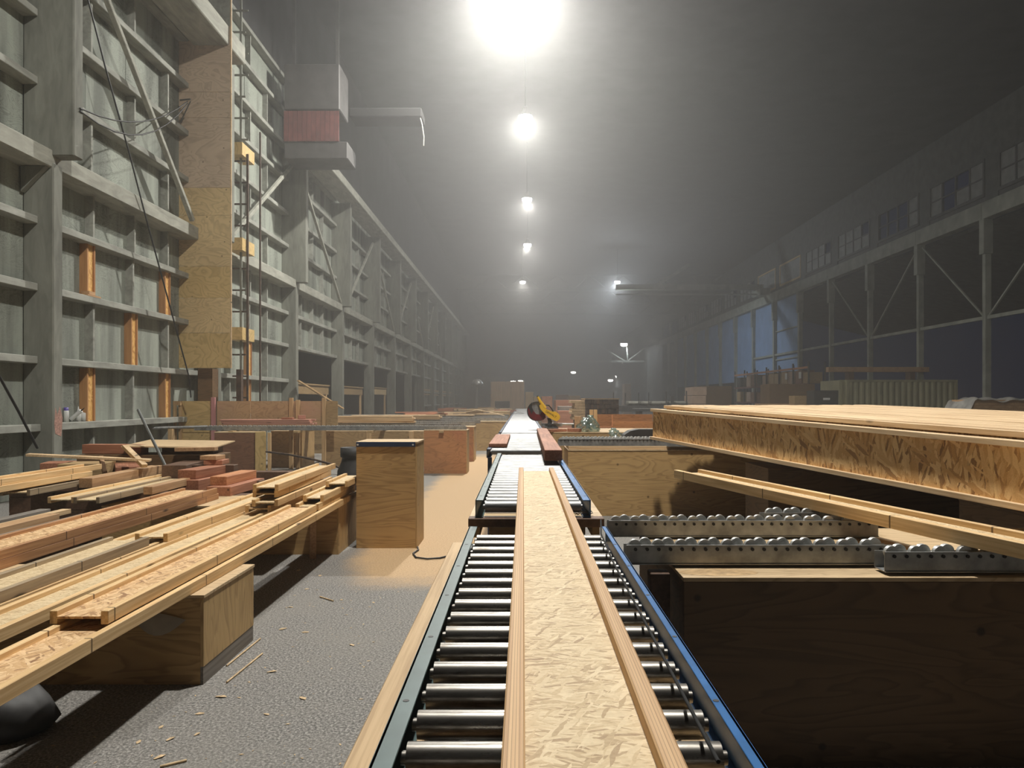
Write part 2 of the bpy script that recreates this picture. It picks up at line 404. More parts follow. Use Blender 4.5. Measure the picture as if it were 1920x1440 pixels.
bump(nt,sp,bs,.5,.006)
# lamp lens, glass, haze
def emit(name,col,s):
    m,nt,bs=new_mat(name); bs.inputs['Base Color'].default_value=(0,0,0,1)
    bs.inputs['Emission Color'].default_value=(*col,1); bs.inputs['Emission Strength'].default_value=s
    m.cycles.emission_sampling='NONE'; return m
M['lens']=emit('lamp_lens',(1,.97,.9),60); M['lens_cool']=emit('lamp_lens_cool',(.85,.93,1),30); M['lens_small']=emit('lamp_lens_small',(1,.95,.85),12)
m,nt,bs=new_mat('window_glass'); M['glass']=m
gl=N(nt,'ShaderNodeBsdfGlossy'); tr=N(nt,'ShaderNodeBsdfTransparent'); mx=N(nt,'ShaderNodeMixShader')
gl.inputs['Roughness'].default_value=.08; tr.inputs[0].default_value=(.85,.9,1,1); mx.inputs[0].default_value=.06
nt.links.new(tr.outputs[0],mx.inputs[1]); nt.links.new(gl.outputs[0],mx.inputs[2])
nt.links.new(mx.outputs[0],nt.nodes['Material Output'].inputs['Surface'])
m,nt,bs=new_mat('plastic_film'); M['film']=m
gl=N(nt,'ShaderNodeBsdfGlossy'); tr=N(nt,'ShaderNodeBsdfTransparent'); mx=N(nt,'ShaderNodeMixShader'); df=N(nt,'ShaderNodeBsdfDiffuse'); m2=N(nt,'ShaderNodeMixShader')
gl.inputs['Roughness'].default_value=.2; tr.inputs[0].default_value=(.75,.9,.85,1); df.inputs[0].default_value=(.5,.62,.56,1)
mx.inputs[0].default_value=.35; m2.inputs[0].default_value=.4
nt.links.new(tr.outputs[0],mx.inputs[1]); nt.links.new(df.outputs[0],mx.inputs[2]); nt.links.new(mx.outputs[0],m2.inputs[1]); nt.links.new(gl.outputs[0],m2.inputs[2])
nt.links.new(m2.outputs[0],nt.nodes['Material Output'].inputs['Surface'])
for hn,(h_s,h_a) in HAZES.items():
    m,nt,bs=new_mat(hn); M[hn]=m; nt.nodes.remove(bs)
    vs=N(nt,'ShaderNodeVolumeScatter'); va=N(nt,'ShaderNodeVolumeAbsorption'); ad=N(nt,'ShaderNodeAddShader')
    vs.inputs['Color'].default_value=(1,1,1,1); vs.inputs['Density'].default_value=h_s; vs.inputs['Anisotropy'].default_value=HAZE_G
    va.inputs['Color'].default_value=(0,0,0,1); va.inputs['Density'].default_value=h_a
    nt.links.new(vs.outputs[0],ad.inputs[0]); nt.links.new(va.outputs[0],ad.inputs[1]); nt.links.new(ad.outputs[0],nt.nodes['Material Output'].inputs['Volume'])
# ================================================================== SETTING
struct('floor', B(-30,70,-8,215,-.2,0), M['floor'], 'grey speckled asphalt floor strewn with tan sawdust')
struct('ceiling', B(-9,25.2,-8,212,17,17.2), M['roof'], 'dark roof deck lost in the haze')
struct('wall_back', B(-9,25.2,-8.3,-8,0,17), M['roof'], 'dark wall behind the aisle')
struct('wall_end', B(-16,60,210,210.3,0,17), M['roof'], 'dark far end wall of the hall')
hz = obj('haze', B(-16,24.9,-7.9,209.5,-.1,16.9), M['haze'])
tag(hz,'thin grey mist filling the whole hall','haze',kind='stuff')
hz = obj('haze', B(-15.9,14.5,13,209.4,-.05,16.85), M['haze_far'])
tag(hz,'thicker grey mist hanging from the first plywood tower onward','haze',kind='stuff')

# ---- left wall: backing with girts, studs, sheathing panels, columns and braces as pieces
WX=-8.1
COLY=[12.45+6.7*k for k in range(-2,14)]             # front faces of the heavy columns
ROWS=[0.0,1.15,2.25,3.43,4.52,5.60,6.78,7.88,9.0,10.1,11.2,12.3]
mb=MB().box(-8.35,-8.12,-8,99.8,3.43,10.4)
struct('wall_left_upper',B(-8.35,-8.12,-8,99.8,10.4,17),M['roof'],'dark upper wall above the left girder')  # above the lamp light; the gloom is put into its dark colour
for a,b in ((-8,26.0),(59.5,99.8)): mb.box(-8.35,-8.12,a,b,0,3.43)
wl=struct('wall_left', mb, M['grey_panel'], 'tall grey plywood and timber framed wall along the left side')
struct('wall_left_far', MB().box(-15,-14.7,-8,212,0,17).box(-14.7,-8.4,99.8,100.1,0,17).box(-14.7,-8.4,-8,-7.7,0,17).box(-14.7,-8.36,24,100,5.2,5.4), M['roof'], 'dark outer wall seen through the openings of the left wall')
lowcol=B(WX,-7.6,0,.26,0,5.45,.02).me('column'); upcol=B(WX,-7.27,0,.27,5.56,9.95,.02).me('column_upper')
for k,y in enumerate(COLY):
    obj('column',lowcol,M['grey_timber'],wl,(0,y,0))
    obj('column',upcol,M['grey_timber'],wl,(0,y+.005,0))
    if k%1==0: obj('bracket', MB().prism([(-8.05,4.95),(-7.66,5.36),(-8.05,5.36)],y-.12,y-.02), M['grey_timber'], wl)
for k in range(len(COLY)-1):
    y0=COLY[k]+.26; y1=COLY[k+1]; L=y1-y0; bay=k-2                    # bay 0 starts behind the first column in view
    open_low = 2<=bay<=6
    near = -1<=bay<=3
    for z in ROWS[1:]:
        if z==5.60: continue
        if open_low and z<3.4: continue
        if z>9.5 and bay>2: continue
        d=.25 if z!=1.15 else .30
        obj('girt', B(WX,WX+d,0,L,z-.06,z+.06,.008), M['grey_girt'], wl, (0,y0,0))
    obj('girder_beam', B(WX,-7.62,0,L+.26,5.37,5.66,.015), M['grey_beam'], wl, (0,y0-.13,0))
    for r in range(len(ROWS)-1):
        za,zb=ROWS[r]+.06,ROWS[r+1]-.06
        if open_low and zb<3.4: continue
        if za>9.0 and bay>2: continue
        if near:
            fr=[0,.235,.47,.70,1]
            if r%2==1: fr=[0,.225,.46,.70,1]
        else: fr=[0,.36,.70,1] if bay<8 else [0,.5,1]
        for i in range(len(fr)-1):
            ya,yb=y0+fr[i]*L,y0+fr[i+1]*L
            off=random.uniform(-.006,.006)
            if near: obj('plywood_panel', B(WX-.03,WX+.012+off,ya+.006,yb-.006,za-.05,zb+.05), M['grey_panel'], wl)
            if i==0: continue
            orange = bay==0 and ((r in (1,3) and i in (1,3)) or (r==2 and i==2))
            orange = orange or (bay==1 and r in(1,2) and i==2)
            if bay==0 and 1<=r<=3 and not orange and i not in (1,2,3): continue
            if orange:
                s=obj('i_joist_stud', MB().box(-.010,.010,-.055,.055,za,zb), M['orange_osb'], wl, (WX+.13,ya,0))
                s['label']='new orange strand board I-joist stud nailed between grey girts'
                # flanges stand out from the wall, the web faces the aisle
                s.data=MB().box(-.012,.0,-.10,.10,za,zb).me('i_joist_stud_web'); s.data.materials.append(M['orange_osb'])
                obj('flange', B(-.12,.03,-.135,-.095,za,zb,.004), M['lvl_orange'], s)
                obj('flange', B(-.12,.03,.095,.135,za,zb,.004), M['lvl_orange'], s)
            else:
                if near and r>4 and (r+i)%2: continue
                obj('stud', B(WX,WX+.17,-.03,.03,za,zb,.004), M['grey_girt'], wl, (0,ya,0))
# crane-rail girder on top of the deep columns, in bay-long pieces
for k in range(4,len(COLY)-1):
    obj('rail_girder', MB().box(-7.75,-6.9,0,6.68,9.95,10.28,.02).box(-7.6,-7.0,0,6.68,10.28,10.40,.01), M['grey_beam'], wl, (0,COLY[k]+.02,0))
obj('rail_girder', B(-7.75,-6.9,-6.6,6.68,9.95,10.40,.02), M['grey_beam'], wl, (0,COLY[2]+.02,0))
# diagonal braces, alternating direction from bay to bay
for bay in range(0,9):
    y0=COLY[bay+2]+.3; y1=COLY[bay+3]-.05
    if bay==0: p=((-7.72,13.3,9.9),(-7.62,17.75,5.75))
    elif bay%2: p=((-7.62,y1,9.6),(-7.62,y0+.4,5.7))
    else: p=((-7.62,y0,9.6),(-7.62,y1-.3,5.7))
    obj('diagonal_brace', MB().beam(p[0],p[1],.10,.10,.01), M['grey_beam'], wl)
# header boards and rails in the open bays
for bay,(za,zb),mt in ((2,(1.82,2.16),'ply_dull'),(3,(1.85,2.18),'ply_dull'),(4,(1.9,2.25),'ply_tower')):
    y0=COLY[bay+2]+.3;y1=COLY[bay+3]-1.0
    t=obj('header_panel', B(-8.0,-7.95,y0,y1,za,zb), M[mt], wl); t['label']='plywood header board spanning an open bay'
    obj('header_rail', B(-8.1,-7.9,y0,y1,zb,zb+.05), M['ply_dull'], wl)
    obj('prop_post', B(-8.03,-7.94,y0+.9,y0+1.0,0,za), M['post_wood'], wl)
    obj('prop_post', B(-8.03,-7.94,y1-.4,y1-.3,0,za), M['post_wood'], wl)
obj('header_rail', MB().box(-8.0,-7.9,60,86,2.0,2.12).box(-8.0,-7.9,60,86,2.35,2.5), M['ply_dull'], wl)
t=obj('prop_board', MB().beam((-7.5,25.7,2.25),(-6.3,27,1.3),.12,.04), M['post_wood'], wl); t['label']='pale board leaning against the third column'
t=obj('paint_splash',MB().add([(-7.597,12.5,1.05),(-7.597,12.66,1.0),(-7.597,12.70,1.3),(-7.597,12.62,1.5),(-7.597,12.56,1.36),(-7.597,12.5,1.48),(-7.597,12.47,1.2)],[(0,1,2,3,4,5,6)]),M['paint_pink'],wl); t['label']='pink spray paint splash on the near column'
# steel cables on the wall
def cable(name,pts,r,mat,label,cat='cable',grp=None): return tag(obj(name,MB().tube(pts,r,5),mat),label,cat,grp)
pts=[W(160,-20,13.4),W(198,128,13.9),W(242,286,14.7),W(274,410,15.5),W(354,705,17.3),W(358,745,17.5)]
cable('brace_cable',pts,.016,M['black'],'thin black brace cable slanting across the bay beside the plywood tower')
cable('brace_cable',[W(-20,672,10.2),W(35,772,11.0),W(70,840,11.6)],.02,M['black'],'dark brace rod low down left of the big grey column')
def sag(a,b,d,n=8):
    return [a.lerp(b,i/n)-Vector((0,0,d*4*(i/n)*(1-i/n))) for i in range(n+1)]
cable('slack_wire',sag(W(150,203,12.6),W(352,190,17.6),.34),.014,M['black'],'upper of two slack black wires strung to the plywood tower')
cable('slack_wire',sag(W(150,208,12.6),W(352,194,17.6),.55),.014,M['black'],'lower of two slack black wires strung to the plywood tower')
# ---- right wall
RX=24.2
RC=[33.3+6.7*k for k in range(-1,15)]
mb=MB().box(RX+.35,RX+.5,-8,212,14.35,17).box(RX+.3,RX+.5,-8,212,11.86,12.35).box(RX+.3,RX+.5,134,212,0,17).box(RX+.3,RX+.5,-8,26,0,17)
for y in RC: mb.box(RX+.25,RX+.5,y-.55,y+.55,11.86,14.4)
wr=struct('wall_right', mb, M['steel_dark'], 'dark steel framed wall along the right side with a clerestory above')
colm=B(-.16,.16,-.13,.13,0,11,.01).me('column'); gd=MB().box(-.32,.3,0,6.66,11.0,11.1).box(-.1,.1,0,6.66,11.1,11.76).box(-.32,.3,0,6.66,11.76,11.86).me('girder')
gd2=MB().box(-.3,.3,0,6.66,11.0,11.86,.015).me('girder')
for k,y in enumerate(RC):
    obj('column',colm,M['right_steel'],wr,(RX,y,0)); obj('girder',gd2,M['right_steel'],wr,(RX,y,0))
    obj('column_head', B(-.28,.2,-.2,.2,9.2,11), M['right_steel'], wr, (RX,y,0))
    if y<74: obj('sill_rail', B(-.1,.1,0,6.5,5.8,5.98), M['right_steel'], wr, (RX,y,0))
for k in range(0,6,1):                                  # V braces: feet on every second column
    y=RC[k]
    if k%2==0 and k>0:
        obj('v_brace',MB().beam((RX,y-.25,6.0),(RX,y-6.4,10.8),.09,.09),M['right_steel'],wr)
        obj('v_brace',MB().beam((RX,y+.25,6.0),(RX,y+6.4,10.8),.09,.09),M['right_steel'],wr)
# corrugated sheets closing the far bays; dusk light through them put into the blue
def corr(w_,h,n,d):
    mb=MB(); vs=[];fs=[]
    for i in range(n*2+1):
        x=d if i%2 else 0
        vs+=[(x,i*w_/(2*n),0),(x,i*w_/(2*n),h)]
    for i in range(n*2): fs.append((2*i,2*i+2,2*i+3,2*i+1))
    return mb.add(vs,fs)
sheet=corr(1.28,7.4,4,.05).me('corrugated_sheet')
for k in range(6,14):
    for j in range(5): obj('corrugated_sheet',sheet,M['panel_blue'],wr,(RX+.12,RC[k]+.15+j*1.28,3.6))
    obj('wall_post',B(-.06,.06,-.06,.06,0,9.2),M['right_steel'],wr,(RX-.06,RC[k]+.3,0))
for z in (5.4,8.1): obj('sheet_rail',B(-.04,.04,0,6.4,z-.05,z+.05),M['right_steel'],wr,(RX+.03,RC[6]+.15,0))
# clerestory windows
nwin=0
for k in range(0,14):
    y=RC[k]+.6; Lw=5.5; nwin+=1
    wn=struct('window_%d'%nwin, None, None, 'clerestory window high on the right wall, number %d from the near end'%nwin)
    wn.location=(RX+.3,y,12.4)
    wood_frame = k in (6,7)
    fm=M['ply_tower'] if wood_frame else M['steel_dark']
    fb=MB().box(-.08,.08,0,Lw,-.05,.12).box(-.08,.08,0,Lw,1.83,1.97).box(-.08,.08,0,.14,.12,1.83).box(-.08,.08,Lw-.14,Lw,.12,1.83)
    if not wood_frame:
        fb.box(-.06,.06,.14,Lw-.14,.93,1.0)
        for j in (1,2,3): fb.box(-.06,.06,j*Lw/4-.06,j*Lw/4+.06,.12,1.83)
    obj('frame',fb,fm,wn)
    if wood_frame: obj('pane',B(-.01,.01,.14,Lw-.14,.12,1.83),M['pane_grey'],wn)
    else:
        for j in range(4):
            for r in (0,1):
                a=.14 if j==0 else j*Lw/4+.06; b=Lw-.14 if j==3 else (j+1)*Lw/4-.06
                clear = (k==3 and not (j==0)) or (k==2 and j in (1,2) and (r or j==2)) or (k>3 and j==0 and r)
                obj('pane',B(-.01,.01,a,b,.12 if r==0 else 1.0,.93 if r==0 else 1.83),M['glass' if clear else 'pane_grey'],wn)
# lean-to beyond the open bays
struct('roof_annex', MB().add([(24.8,20,10.9),(37,20,8.0),(37,80,8.0),(24.8,80,10.9),(24.8,20,11.1),(37,20,8.2),(37,80,8.2),(24.8,80,11.1)],[(0,1,2,3),(4,7,6,5),(0,4,5,1),(1,5,6,2),(2,6,7,3),(3,7,4,0)]).box(36.6,37,20,80,0,.8), M['steel_dark'], 'dark lean-to roof beyond the open bays on the right')
# ---- roof trusses at the far end
tr=MB().box(WX+.2,24.1,-.1,.1,14.85,15.0).box(WX+.2,24.1,-.1,.1,16.6,16.75)
n=16
for i in range(n):
    xa=WX+.3+i*32/n; xb=xa+32/n
    tr.beam((xa,0,15.0 if i%2 else 16.6),(xb,0,16.6 if i%2 else 15.0),.09,.09)
trm=tr.me('roof_truss')
for i,y in enumerate((92.6,106,119.4)):
    o=obj('roof_truss',trm,M['steel_dark'],None,(0,y,0)); o['kind']='structure'
    o['label']='roof truss spanning the hall, number %d going away'%(i+1)
# ================================================================== LAMPS
hd=MB().lathe([(0,.42),(.07,.42),(.09,.36),(.12,.22),(.30,.02),(.31,0),(.29,.0)],20).me('housing')
ln=MB().lathe([(.285,.02),(.285,-.08),(.24,-.19),(.0,-.24)],20).me('lens')
place=['unseen above the camera','largest of the row, at the picture top','second of the row','third of the row','fourth of the row','lowest of the row']
def lamp(i,x,y,z,pw,label,lens,col,sc=1.0,r=.16):
    t=thing('high_bay_lamp',label,'lamp',(x,y,z))
    obj('housing',hd,M['galv_dull'],t).scale=(sc,)*3
    obj('lens',ln,lens,t).scale=(sc,)*3
    obj('hanger_rod',MB().cyl((0,0,.42*sc),(0,0,16.98-z),.02,n=6),M['black'],t)
    l=bpy.data.lights.new('lamp_light','AREA'); l.shape='DISK'; l.size=.5*min(sc,1.6); l.energy=LAMP_W*pw*DOWN; l.color=col
    o=bpy.data.objects.new('lamp_light',l); C.objects.link(o); o.parent=t; o.location=(0,0,-.26*sc)
    if sc!=1.0: return
    l=bpy.data.lights.new('lamp_spill','POINT'); l.energy=LAMP_W*pw*(1-DOWN)*(SPILL[i] if col[1]>.94 else 4.0); l.color=col; l.shadow_soft_size=r
    o=bpy.data.objects.new('lamp_spill',l); C.objects.link(o); o.parent=t; o.location=(0,0,-.45)
for i,(x,y,z,p) in enumerate(LAMPS): lamp(i,x,y,z,p,'round high bay lamp over the conveyor, '+place[i],M['lens'],LAMP_COL)
sl=['cool white lamp beside the faint roof truss on the right','cool white lamp above a V of struts far down the hall','small distant lamp right of the saw at mid height','left lamp of a distant pair near the far pallet stack','right lamp of a distant pair near the far pallet stack','right lamp of a small pair over the tan ribbed box','left lamp of a small pair over the tan ribbed box']
for i,(x,y,z,p) in enumerate(SIDE_LAMPS): lamp(i,x,y,z,p,sl[i],M['lens_cool'] if i<5 else M['lens_small'],(.85,.93,1),1.0 if i==0 else 2.4)
t=thing('lamp_bracket','steel bracket with V struts under a distant lamp','bracket',(19.9,150.6,0))
obj('cross_beam',MB().box(-9,4,-.15,.15,9.0,9.35),M['right_steel'],t)
for dx in (-4.6,0.6,4.6): obj('strut',MB().beam((0.2 if dx<0 else .8,0,9.3),(dx,0,12.2),.2,.2),M['right_steel'],t)
t=thing('crane_bridge','faint bridge girder running under the trusses to the right wall','crane',(0,76,0))
obj('bridge_girder',MB().box(9.3,23.8,-.3,.3,12.5,13.0).box(9.3,23.8,-.25,.25,12.0,12.1),M['right_steel'],t)
obj('strut',MB().beam((13.2,0,12.9),(16.5,0,15.0),.3,.3),M['right_steel'],t)
obj('end_truck',B(23.2,24.2,-1.2,1.2,11.862,12.5),M['right_steel'],t)
t=thing('dome_lamp','unlit dome reflector lamp on a pole left of the tan ribbed box','lamp',(-3.62,62,0))
obj('pole',MB().cyl((-.12,0,0),(0,0,2.9),.14,.1,n=8),M['galv'],t); obj('dome',MB().lathe([(0,.55),(.3,.46),(.5,.2),(.56,0),(.4,.02)],18,(0,0,2.75)),M['galv'],t)
t=thing('dome_lamp','pale dome shade on a thin stand far off right of the saw','lamp',(13.1,110,0))
obj('dome',MB().lathe([(0,.5),(1.0,.35),(1.7,0),(1.3,.02)],18,(0,0,2.95)),M['galv'],t)
obj('pole',MB().cyl((0,0,0),(0,0,3.0),.08,n=6),M['black'],t)
# ================================================================== LEFT WALL FITTINGS
# plywood tower
t=thing('plywood_tower','tall plywood clad tower against the left wall','tower',(0,18.1,0))
xs0,xs1=-8.08,-6.87
zs=[2.35,3.18,4.0,4.75,5.95,6.6,8.25,8.85,10.4]
for i in range(len(zs)-1):
    obj('plywood_panel',B(xs0,xs1,-.02+random.uniform(-.004,.004),0,zs[i]+.004,zs[i+1]-.004),M[('ply_yellow','ply_tower','ply_yellow','ply_tower','ply_tower')[i] if i<5 else 'ply_tower_top'],t)
obj('edge_board',B(xs1,xs1+.03,-.03,0,2.35,13.5),M['board_pale'],t)
obj('back_frame',MB().box(xs0+.1,xs0+.2,0,.1,2.35,10.4).box(-7.5,-7.4,0,.1,2.35,10.4).box(xs1-.12,xs1-.03,0,.1,2.35,10.4),M['ply_dull'],t)
obj('tower_post',B(-7.75,-7.4,.25,.6,0,2.35),M['ply_dark'],t); obj('tower_post',B(-7.0,-6.88,.7,.85,0,2.35),M['rust'],t)
obj('top_frame',MB().box(xs0,xs1,.0,.1,10.4,13.0),M['grey_girt'],t)
t=tag(obj('wire_bracket',MB().beam(W(338,188,17.9),W(357,186,17.6),.03,.03).beam(W(357,190,17.6),W(338,230,17.95),.02,.02),M['steel_dark']),'small steel arm holding the slack wires on the plywood tower','bracket')
# scaffold ladder right of the tower
t=thing('access_ladder','tall narrow scaffold ladder with plywood landings beside the tower','ladder',(-7.42,20.0,0))
for x,mt in ((.10,'grey_timber'),(.27,'rust')): obj('stile',B(x-.025,x+.025,-.025,.025,0,13.2 if x<.2 else 8.0),M[mt],t)
obj('stile',B(.16,.2,1.2,1.25,0,9.0),M['rust'],t)
for i in range(21):
    z=1.1+.56*i; obj('rung',B(-.12,.29 if i%3 else .22,-.02,.02,z-.02,z+.02),M['rust' if i<13 else 'grey_timber'],t)
for z in (3.15,5.45,7.9):
    p=obj('landing',MB().box(-.13,.24,-.3,.6,z,z+.05).box(.20,.24,-.3,.6,z+.05,z+.32).box(-.13,.20,-.3,-.26,z+.05,z+.32),M['ply_yellow'],t); p['label']='yellow plywood landing box'
# things on the ledge of the wall
zL=1.21
def can(px,Z,label,body,cap,h=.19,r=.033,lean=0,cone=False):
    x=(px-VX)/F*Z
    t=thing('spray_can' if not cone else 'glue_bottle',label,'can' if not cone else 'bottle',(x,Z,zL),0); t.rotation_euler=(0,lean,0)
    obj('body',MB().lathe([(0,0),(r,0),(r,h*.72),(r*.8,h*.8),(0,h*.8)],14),M[body],t)
    obj('cap',MB().lathe([(r*.85,h*.78),(r*.85,h),(0,h)] if not cone else [(r*.5,h*.79),(r*.1,h*1.25),(0,h*1.25)],14),M[cap],t)
can(124,13.55,'white spray can with a purple cap on the wall ledge','white','purple',.26,.043)
can(147,13.95,'white bottle with pointed nozzle second from the spray can','white','white',.22,.05,cone=True)
can(157,14.05,'white bottle with pointed nozzle nearest the orange stud','white','white',.20,.06,cone=True)
t=thing('caulk_tube','white caulk tube leaning over on the wall ledge','tube',(W(133,0,13.75).x,13.75,zL+.045)); t.rotation_euler=(0,math.radians(50),0)
obj('body',MB().cyl((0,0,0),(0,0,.24),.035,n=14),M['white'],t); obj('nozzle',MB().cyl((0,0,.24),(0,0,.32),.014,.004,n=8),M['black'],t)
t=tag(obj('wood_offcut',MB().box(-.1,.12,-.22,.22,0,.03).box(-.07,.08,-.1,.1,.03,.1),M['timber_tan'],None,(-7.97,14.1,3.49)),'small wood offcut lying on a girt beside the orange stud','offcut')
# crane cab in the mist, hung from the girder
t=thing('crane_cab','red and dark crane cab hanging in the mist by the left wall','crane',(-7.5,24.2,0))
obj('cab_body',MB().box(0,1.75,0,1.2,10.75,12.2,.03),M['crane_dark'],t)
for i in range(12): obj('red_slat',B(i*.145,i*.145+.135,-.03,.02,9.75,10.7),M['crane_red'],t)
obj('cab_floor',B(0,2.0,0,1.2,9.2,9.75,.03),M['crane_dark'],t)
obj('platform',B(2.0,4.3,.2,1.1,10.6,10.9,.03),M['rubber'],t); obj('curved_rim',MB().tube([(4.2,.3,10.75),(4.3,.3,10.4),(4.36,.3,10.0),(4.35,.3,9.7)],.03,6),M['galv_dull'],t)
obj('hanger',MB().box(.1,.2,.5,.6,12.2,16.98).box(1.5,1.6,.5,.6,12.2,16.98),M['crane_dark'],t)
# ================================================================== ROLLER CONVEYORS
def roller_mesh(xa,xb,r=.030):
    mb=MB().cyl((xa,0,0),(xb,0,0),r,n=20)
    mb.cyl((xa-.012,0,0),(xa,0,0),.014,n=10).cyl((xb,0,0),(xb+.012,0,0),.014,n=10)
    return mb.me('roller')
def conveyor(label,xa,xb,y0,y1,ztop,rail_l,rail_r,rmat,railh=.094,stands=(),rolltop=.013,guard=True):
    """ztop is the top of the side rails"""
    t=thing('roller_conveyor',label,'conveyor',((xa+xb)/2,y0,ztop-railh)); cx=(xa+xb)/2; L=y1-y0
    for sx,mt in ((-1,rail_l),(1,rail_r)):
        e=(xa-cx) if sx<0 else (xb-cx)
        i=e-sx*.006; f=e-sx*(.024 if mt=='blue' and xa<-.26 else .042)
        mb=MB().box(min(e,i),max(e,i),0,L,0,railh).box(min(e,f),max(e,f),0,L,railh-.005,railh,.001).box(min(e,f),max(e,f),0,L,0,.005)
        rl=obj('side_rail',mb,M[mt],t)
        if mt=='blue': rl['label']='blue painted side rail'
        if mt=='teal': rl['label']='grey green painted side rail'
        n=int(L/.45)
        bb=MB()
        for k in range(n):
            y=.18+k*.45; x=e-sx*(.015 if mt=='blue' else .021)
            bb.cyl((x,y,railh-.001),(x,y,railh+.0008),.007,n=10)
        if n: stuff(obj('bolt_holes',bb,M['black'],rl))
    rm=roller_mesh(xa-cx+.05,xb-cx-.05); n=int((L-.06)/.1524)+1
    for k in range(n): obj('roller',rm,M[rmat],t,(0,.05+k*.1524 if y0!=1.03 else .0+k*.1524,railh-rolltop-.030))
    for y in stands:
        z=-(ztop-railh)
        for sx in (-1,1):
            x=(xa-cx+.03) if sx<0 else (xb-cx-.03)
            lg=obj('stand_leg',B(x-.022,x+.022,y-.03,y+.03,z,0),M['navy'],t)
            obj('foot_plate',B(x-.06,x+.06,y-.07,y+.07,z,z+.008),M['navy'],lg)
        obj('cross_brace',B(xa-cx+.05,xb-cx-.05,y-.015,y+.015,z*.45-.02,z*.45+.02),M['navy'],t)
    return t
# nearest: rollers at .1524 spacing, first at y=1.03
conveyor('nearest roller conveyor with dark worn rollers, grey green and blue rails',-.272,.434,1.03,3.95,.950,'teal','blue','roller')
conveyor('second roller conveyor set on a timber step beyond the nearest one',-.250,.367,4.10,7.72,1.066,'teal','blue','roller_bright')
conveyor('third roller conveyor carrying the short red block and the red beam',-.375,.372,8.10,11.85,1.083,'navy','navy','roller_bright',stands=(.1,2.9),rolltop=.002)
conveyor('fourth bright roller conveyor beside the yellow saw',-.375,.372,12.3,17.0,1.083,'navy','navy','roller_bright',stands=(.1,4.5),rolltop=.002)
conveyor('fifth bright roller conveyor running past the left skate rails',-.375,.372,17.1,30,1.083,'navy','navy','roller_bright',stands=(.1,6,12.7),rolltop=.002)
conveyor('farthest bright roller conveyor vanishing behind the saw',-.375,.372,30.2,46,1.083,'navy','navy','roller_bright',stands=(.1,8,15.6),rolltop=.002)
# thin dark line inside the right rail of the nearest conveyor
tag(obj('dark_line',MB().tube([(.345,1.35,.964),(.352,2.2,.964),(.356,3.0,.966),(.37,3.6,.972),(.40,3.9,.99)],.004,6),M['rubber'],None),'thin dark line lying along the right rail of the nearest conveyor','dark_line')
# timber plinth under the nearest conveyor
t=thing('conveyor_bench','long timber bench carrying the nearest roller conveyor','bench',(0,0,0))
for x in (-.31,.36):
    obj('bearer',B(x-.055,x+.095,.95,4.02,.806,.8555,.004),M['sleeper_tan'],t)
for x in (-.315,.40): obj('shade_board',B(x,x+.018,.97,4.0,.0,.805),M['ply_dark'],t)  # unseen boards added to keep light out from under the rollers
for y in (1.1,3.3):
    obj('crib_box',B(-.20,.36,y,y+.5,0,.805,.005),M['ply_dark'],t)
t=thing('conveyor_step','plywood topped step under the second roller conveyor','platform',(0,4.07,0))
obj('front_timber',B(-.286,.436,0,.09,.925,.9715,.003),M['timber_dark'],t)
obj('top_board',B(-.286,.436,.09,3.6,.945,.971,.003),M['ply_top'],t)
obj('side_frame',MB().box(-.27,-.23,.09,3.3,.855,.945).box(.38,.42,.09,3.3,.855,.945),M['ply_dull'],t)
for y in (.3,2.6): obj('crib_box',B(-.19,.36,y,y+.5,0,.944,.005),M['ply_dull'],t)
# curled strapping offcuts
cc=MB()
random.seed(3)
for i in range(9):
    c=Vector((.31+random.uniform(-.03,.05),4.13+random.uniform(0,.12),.978)); a0=random.random()*6
    cc.tube([c+Vector((.025*math.cos(a0+a*.6),.02*math.sin(a0+a*.6),.004*a*random.random()+.003)) for a in range(7)],.0022,4)
tag(obj('shavings',cc,M['paper']),'curly pale shavings caught at the right end of the timber step','shavings',kind='stuff')

# ================================================================== I-JOISTS
JC={}
def jmesh(L,depth,fw,ft,wt,upright):
    key=(round(L,2),depth,fw,ft,upright)
    if key in JC: return JC[key]
    if not upright:
        fl=B(-ft/2,ft/2,0,L,0,fw,.0025).me('flange'); wb=B(-depth/2+ft-.004,depth/2-ft+.004,.0,L,fw/2-wt/2,fw/2+wt/2).me('web')
    else:
        fl=B(-fw/2,fw/2,0,L,0,ft,.0025).me('flange'); wb=B(-wt/2,wt/2,0,L,ft-.004,depth-ft+.004).me('web')
    JC[key]=(fl,wb); return JC[key]
def joist(label,x,y0,y1,z,depth=.241,fm='lvl_pale',wm='osb',fw=.0625,ft=.034,yaw=0,pitch=0,group=None,cat='joist',wt=.011):
    """flat-laid joist, x of its centre line at y0, z of its underside"""
    t=thing('i_joist',label,cat,(x,y0,z),0,group); t.rotation_euler=(pitch,0,yaw)
    fl,wb=jmesh(y1-y0,depth,fw,ft,wt,False)
    fl=fl.copy(); wb=wb.copy()
    for s in (-1,1): obj('flange',fl,M[fm],t,(s*(depth/2-ft/2),0,0))
    obj('web',wb,M[wm],t)
    return t
# on the conveyors: top .475 below the eye
ta=math.atan2(-.0,1)
j=joist('pale I-joist with strand board web lying along the roller conveyors',0.0,.55,5.36,1.0665,.241,'lvl_fresh','osb_fresh',fw=.063,ft=.0315,wt=.012)
# centre line found from the photo at both ends: x=+.0665 near, x=+.0985 at 5.3 m
j.location.x=.0925-.0; j.rotation_euler=(0,0,-.0012)
tag(obj('bearing_block',B(-.25,.42,.6,.69,.9505,1.0655,.003),M['timber_dark'],None),'dark timber block across the rails under the near end of the joist','block')
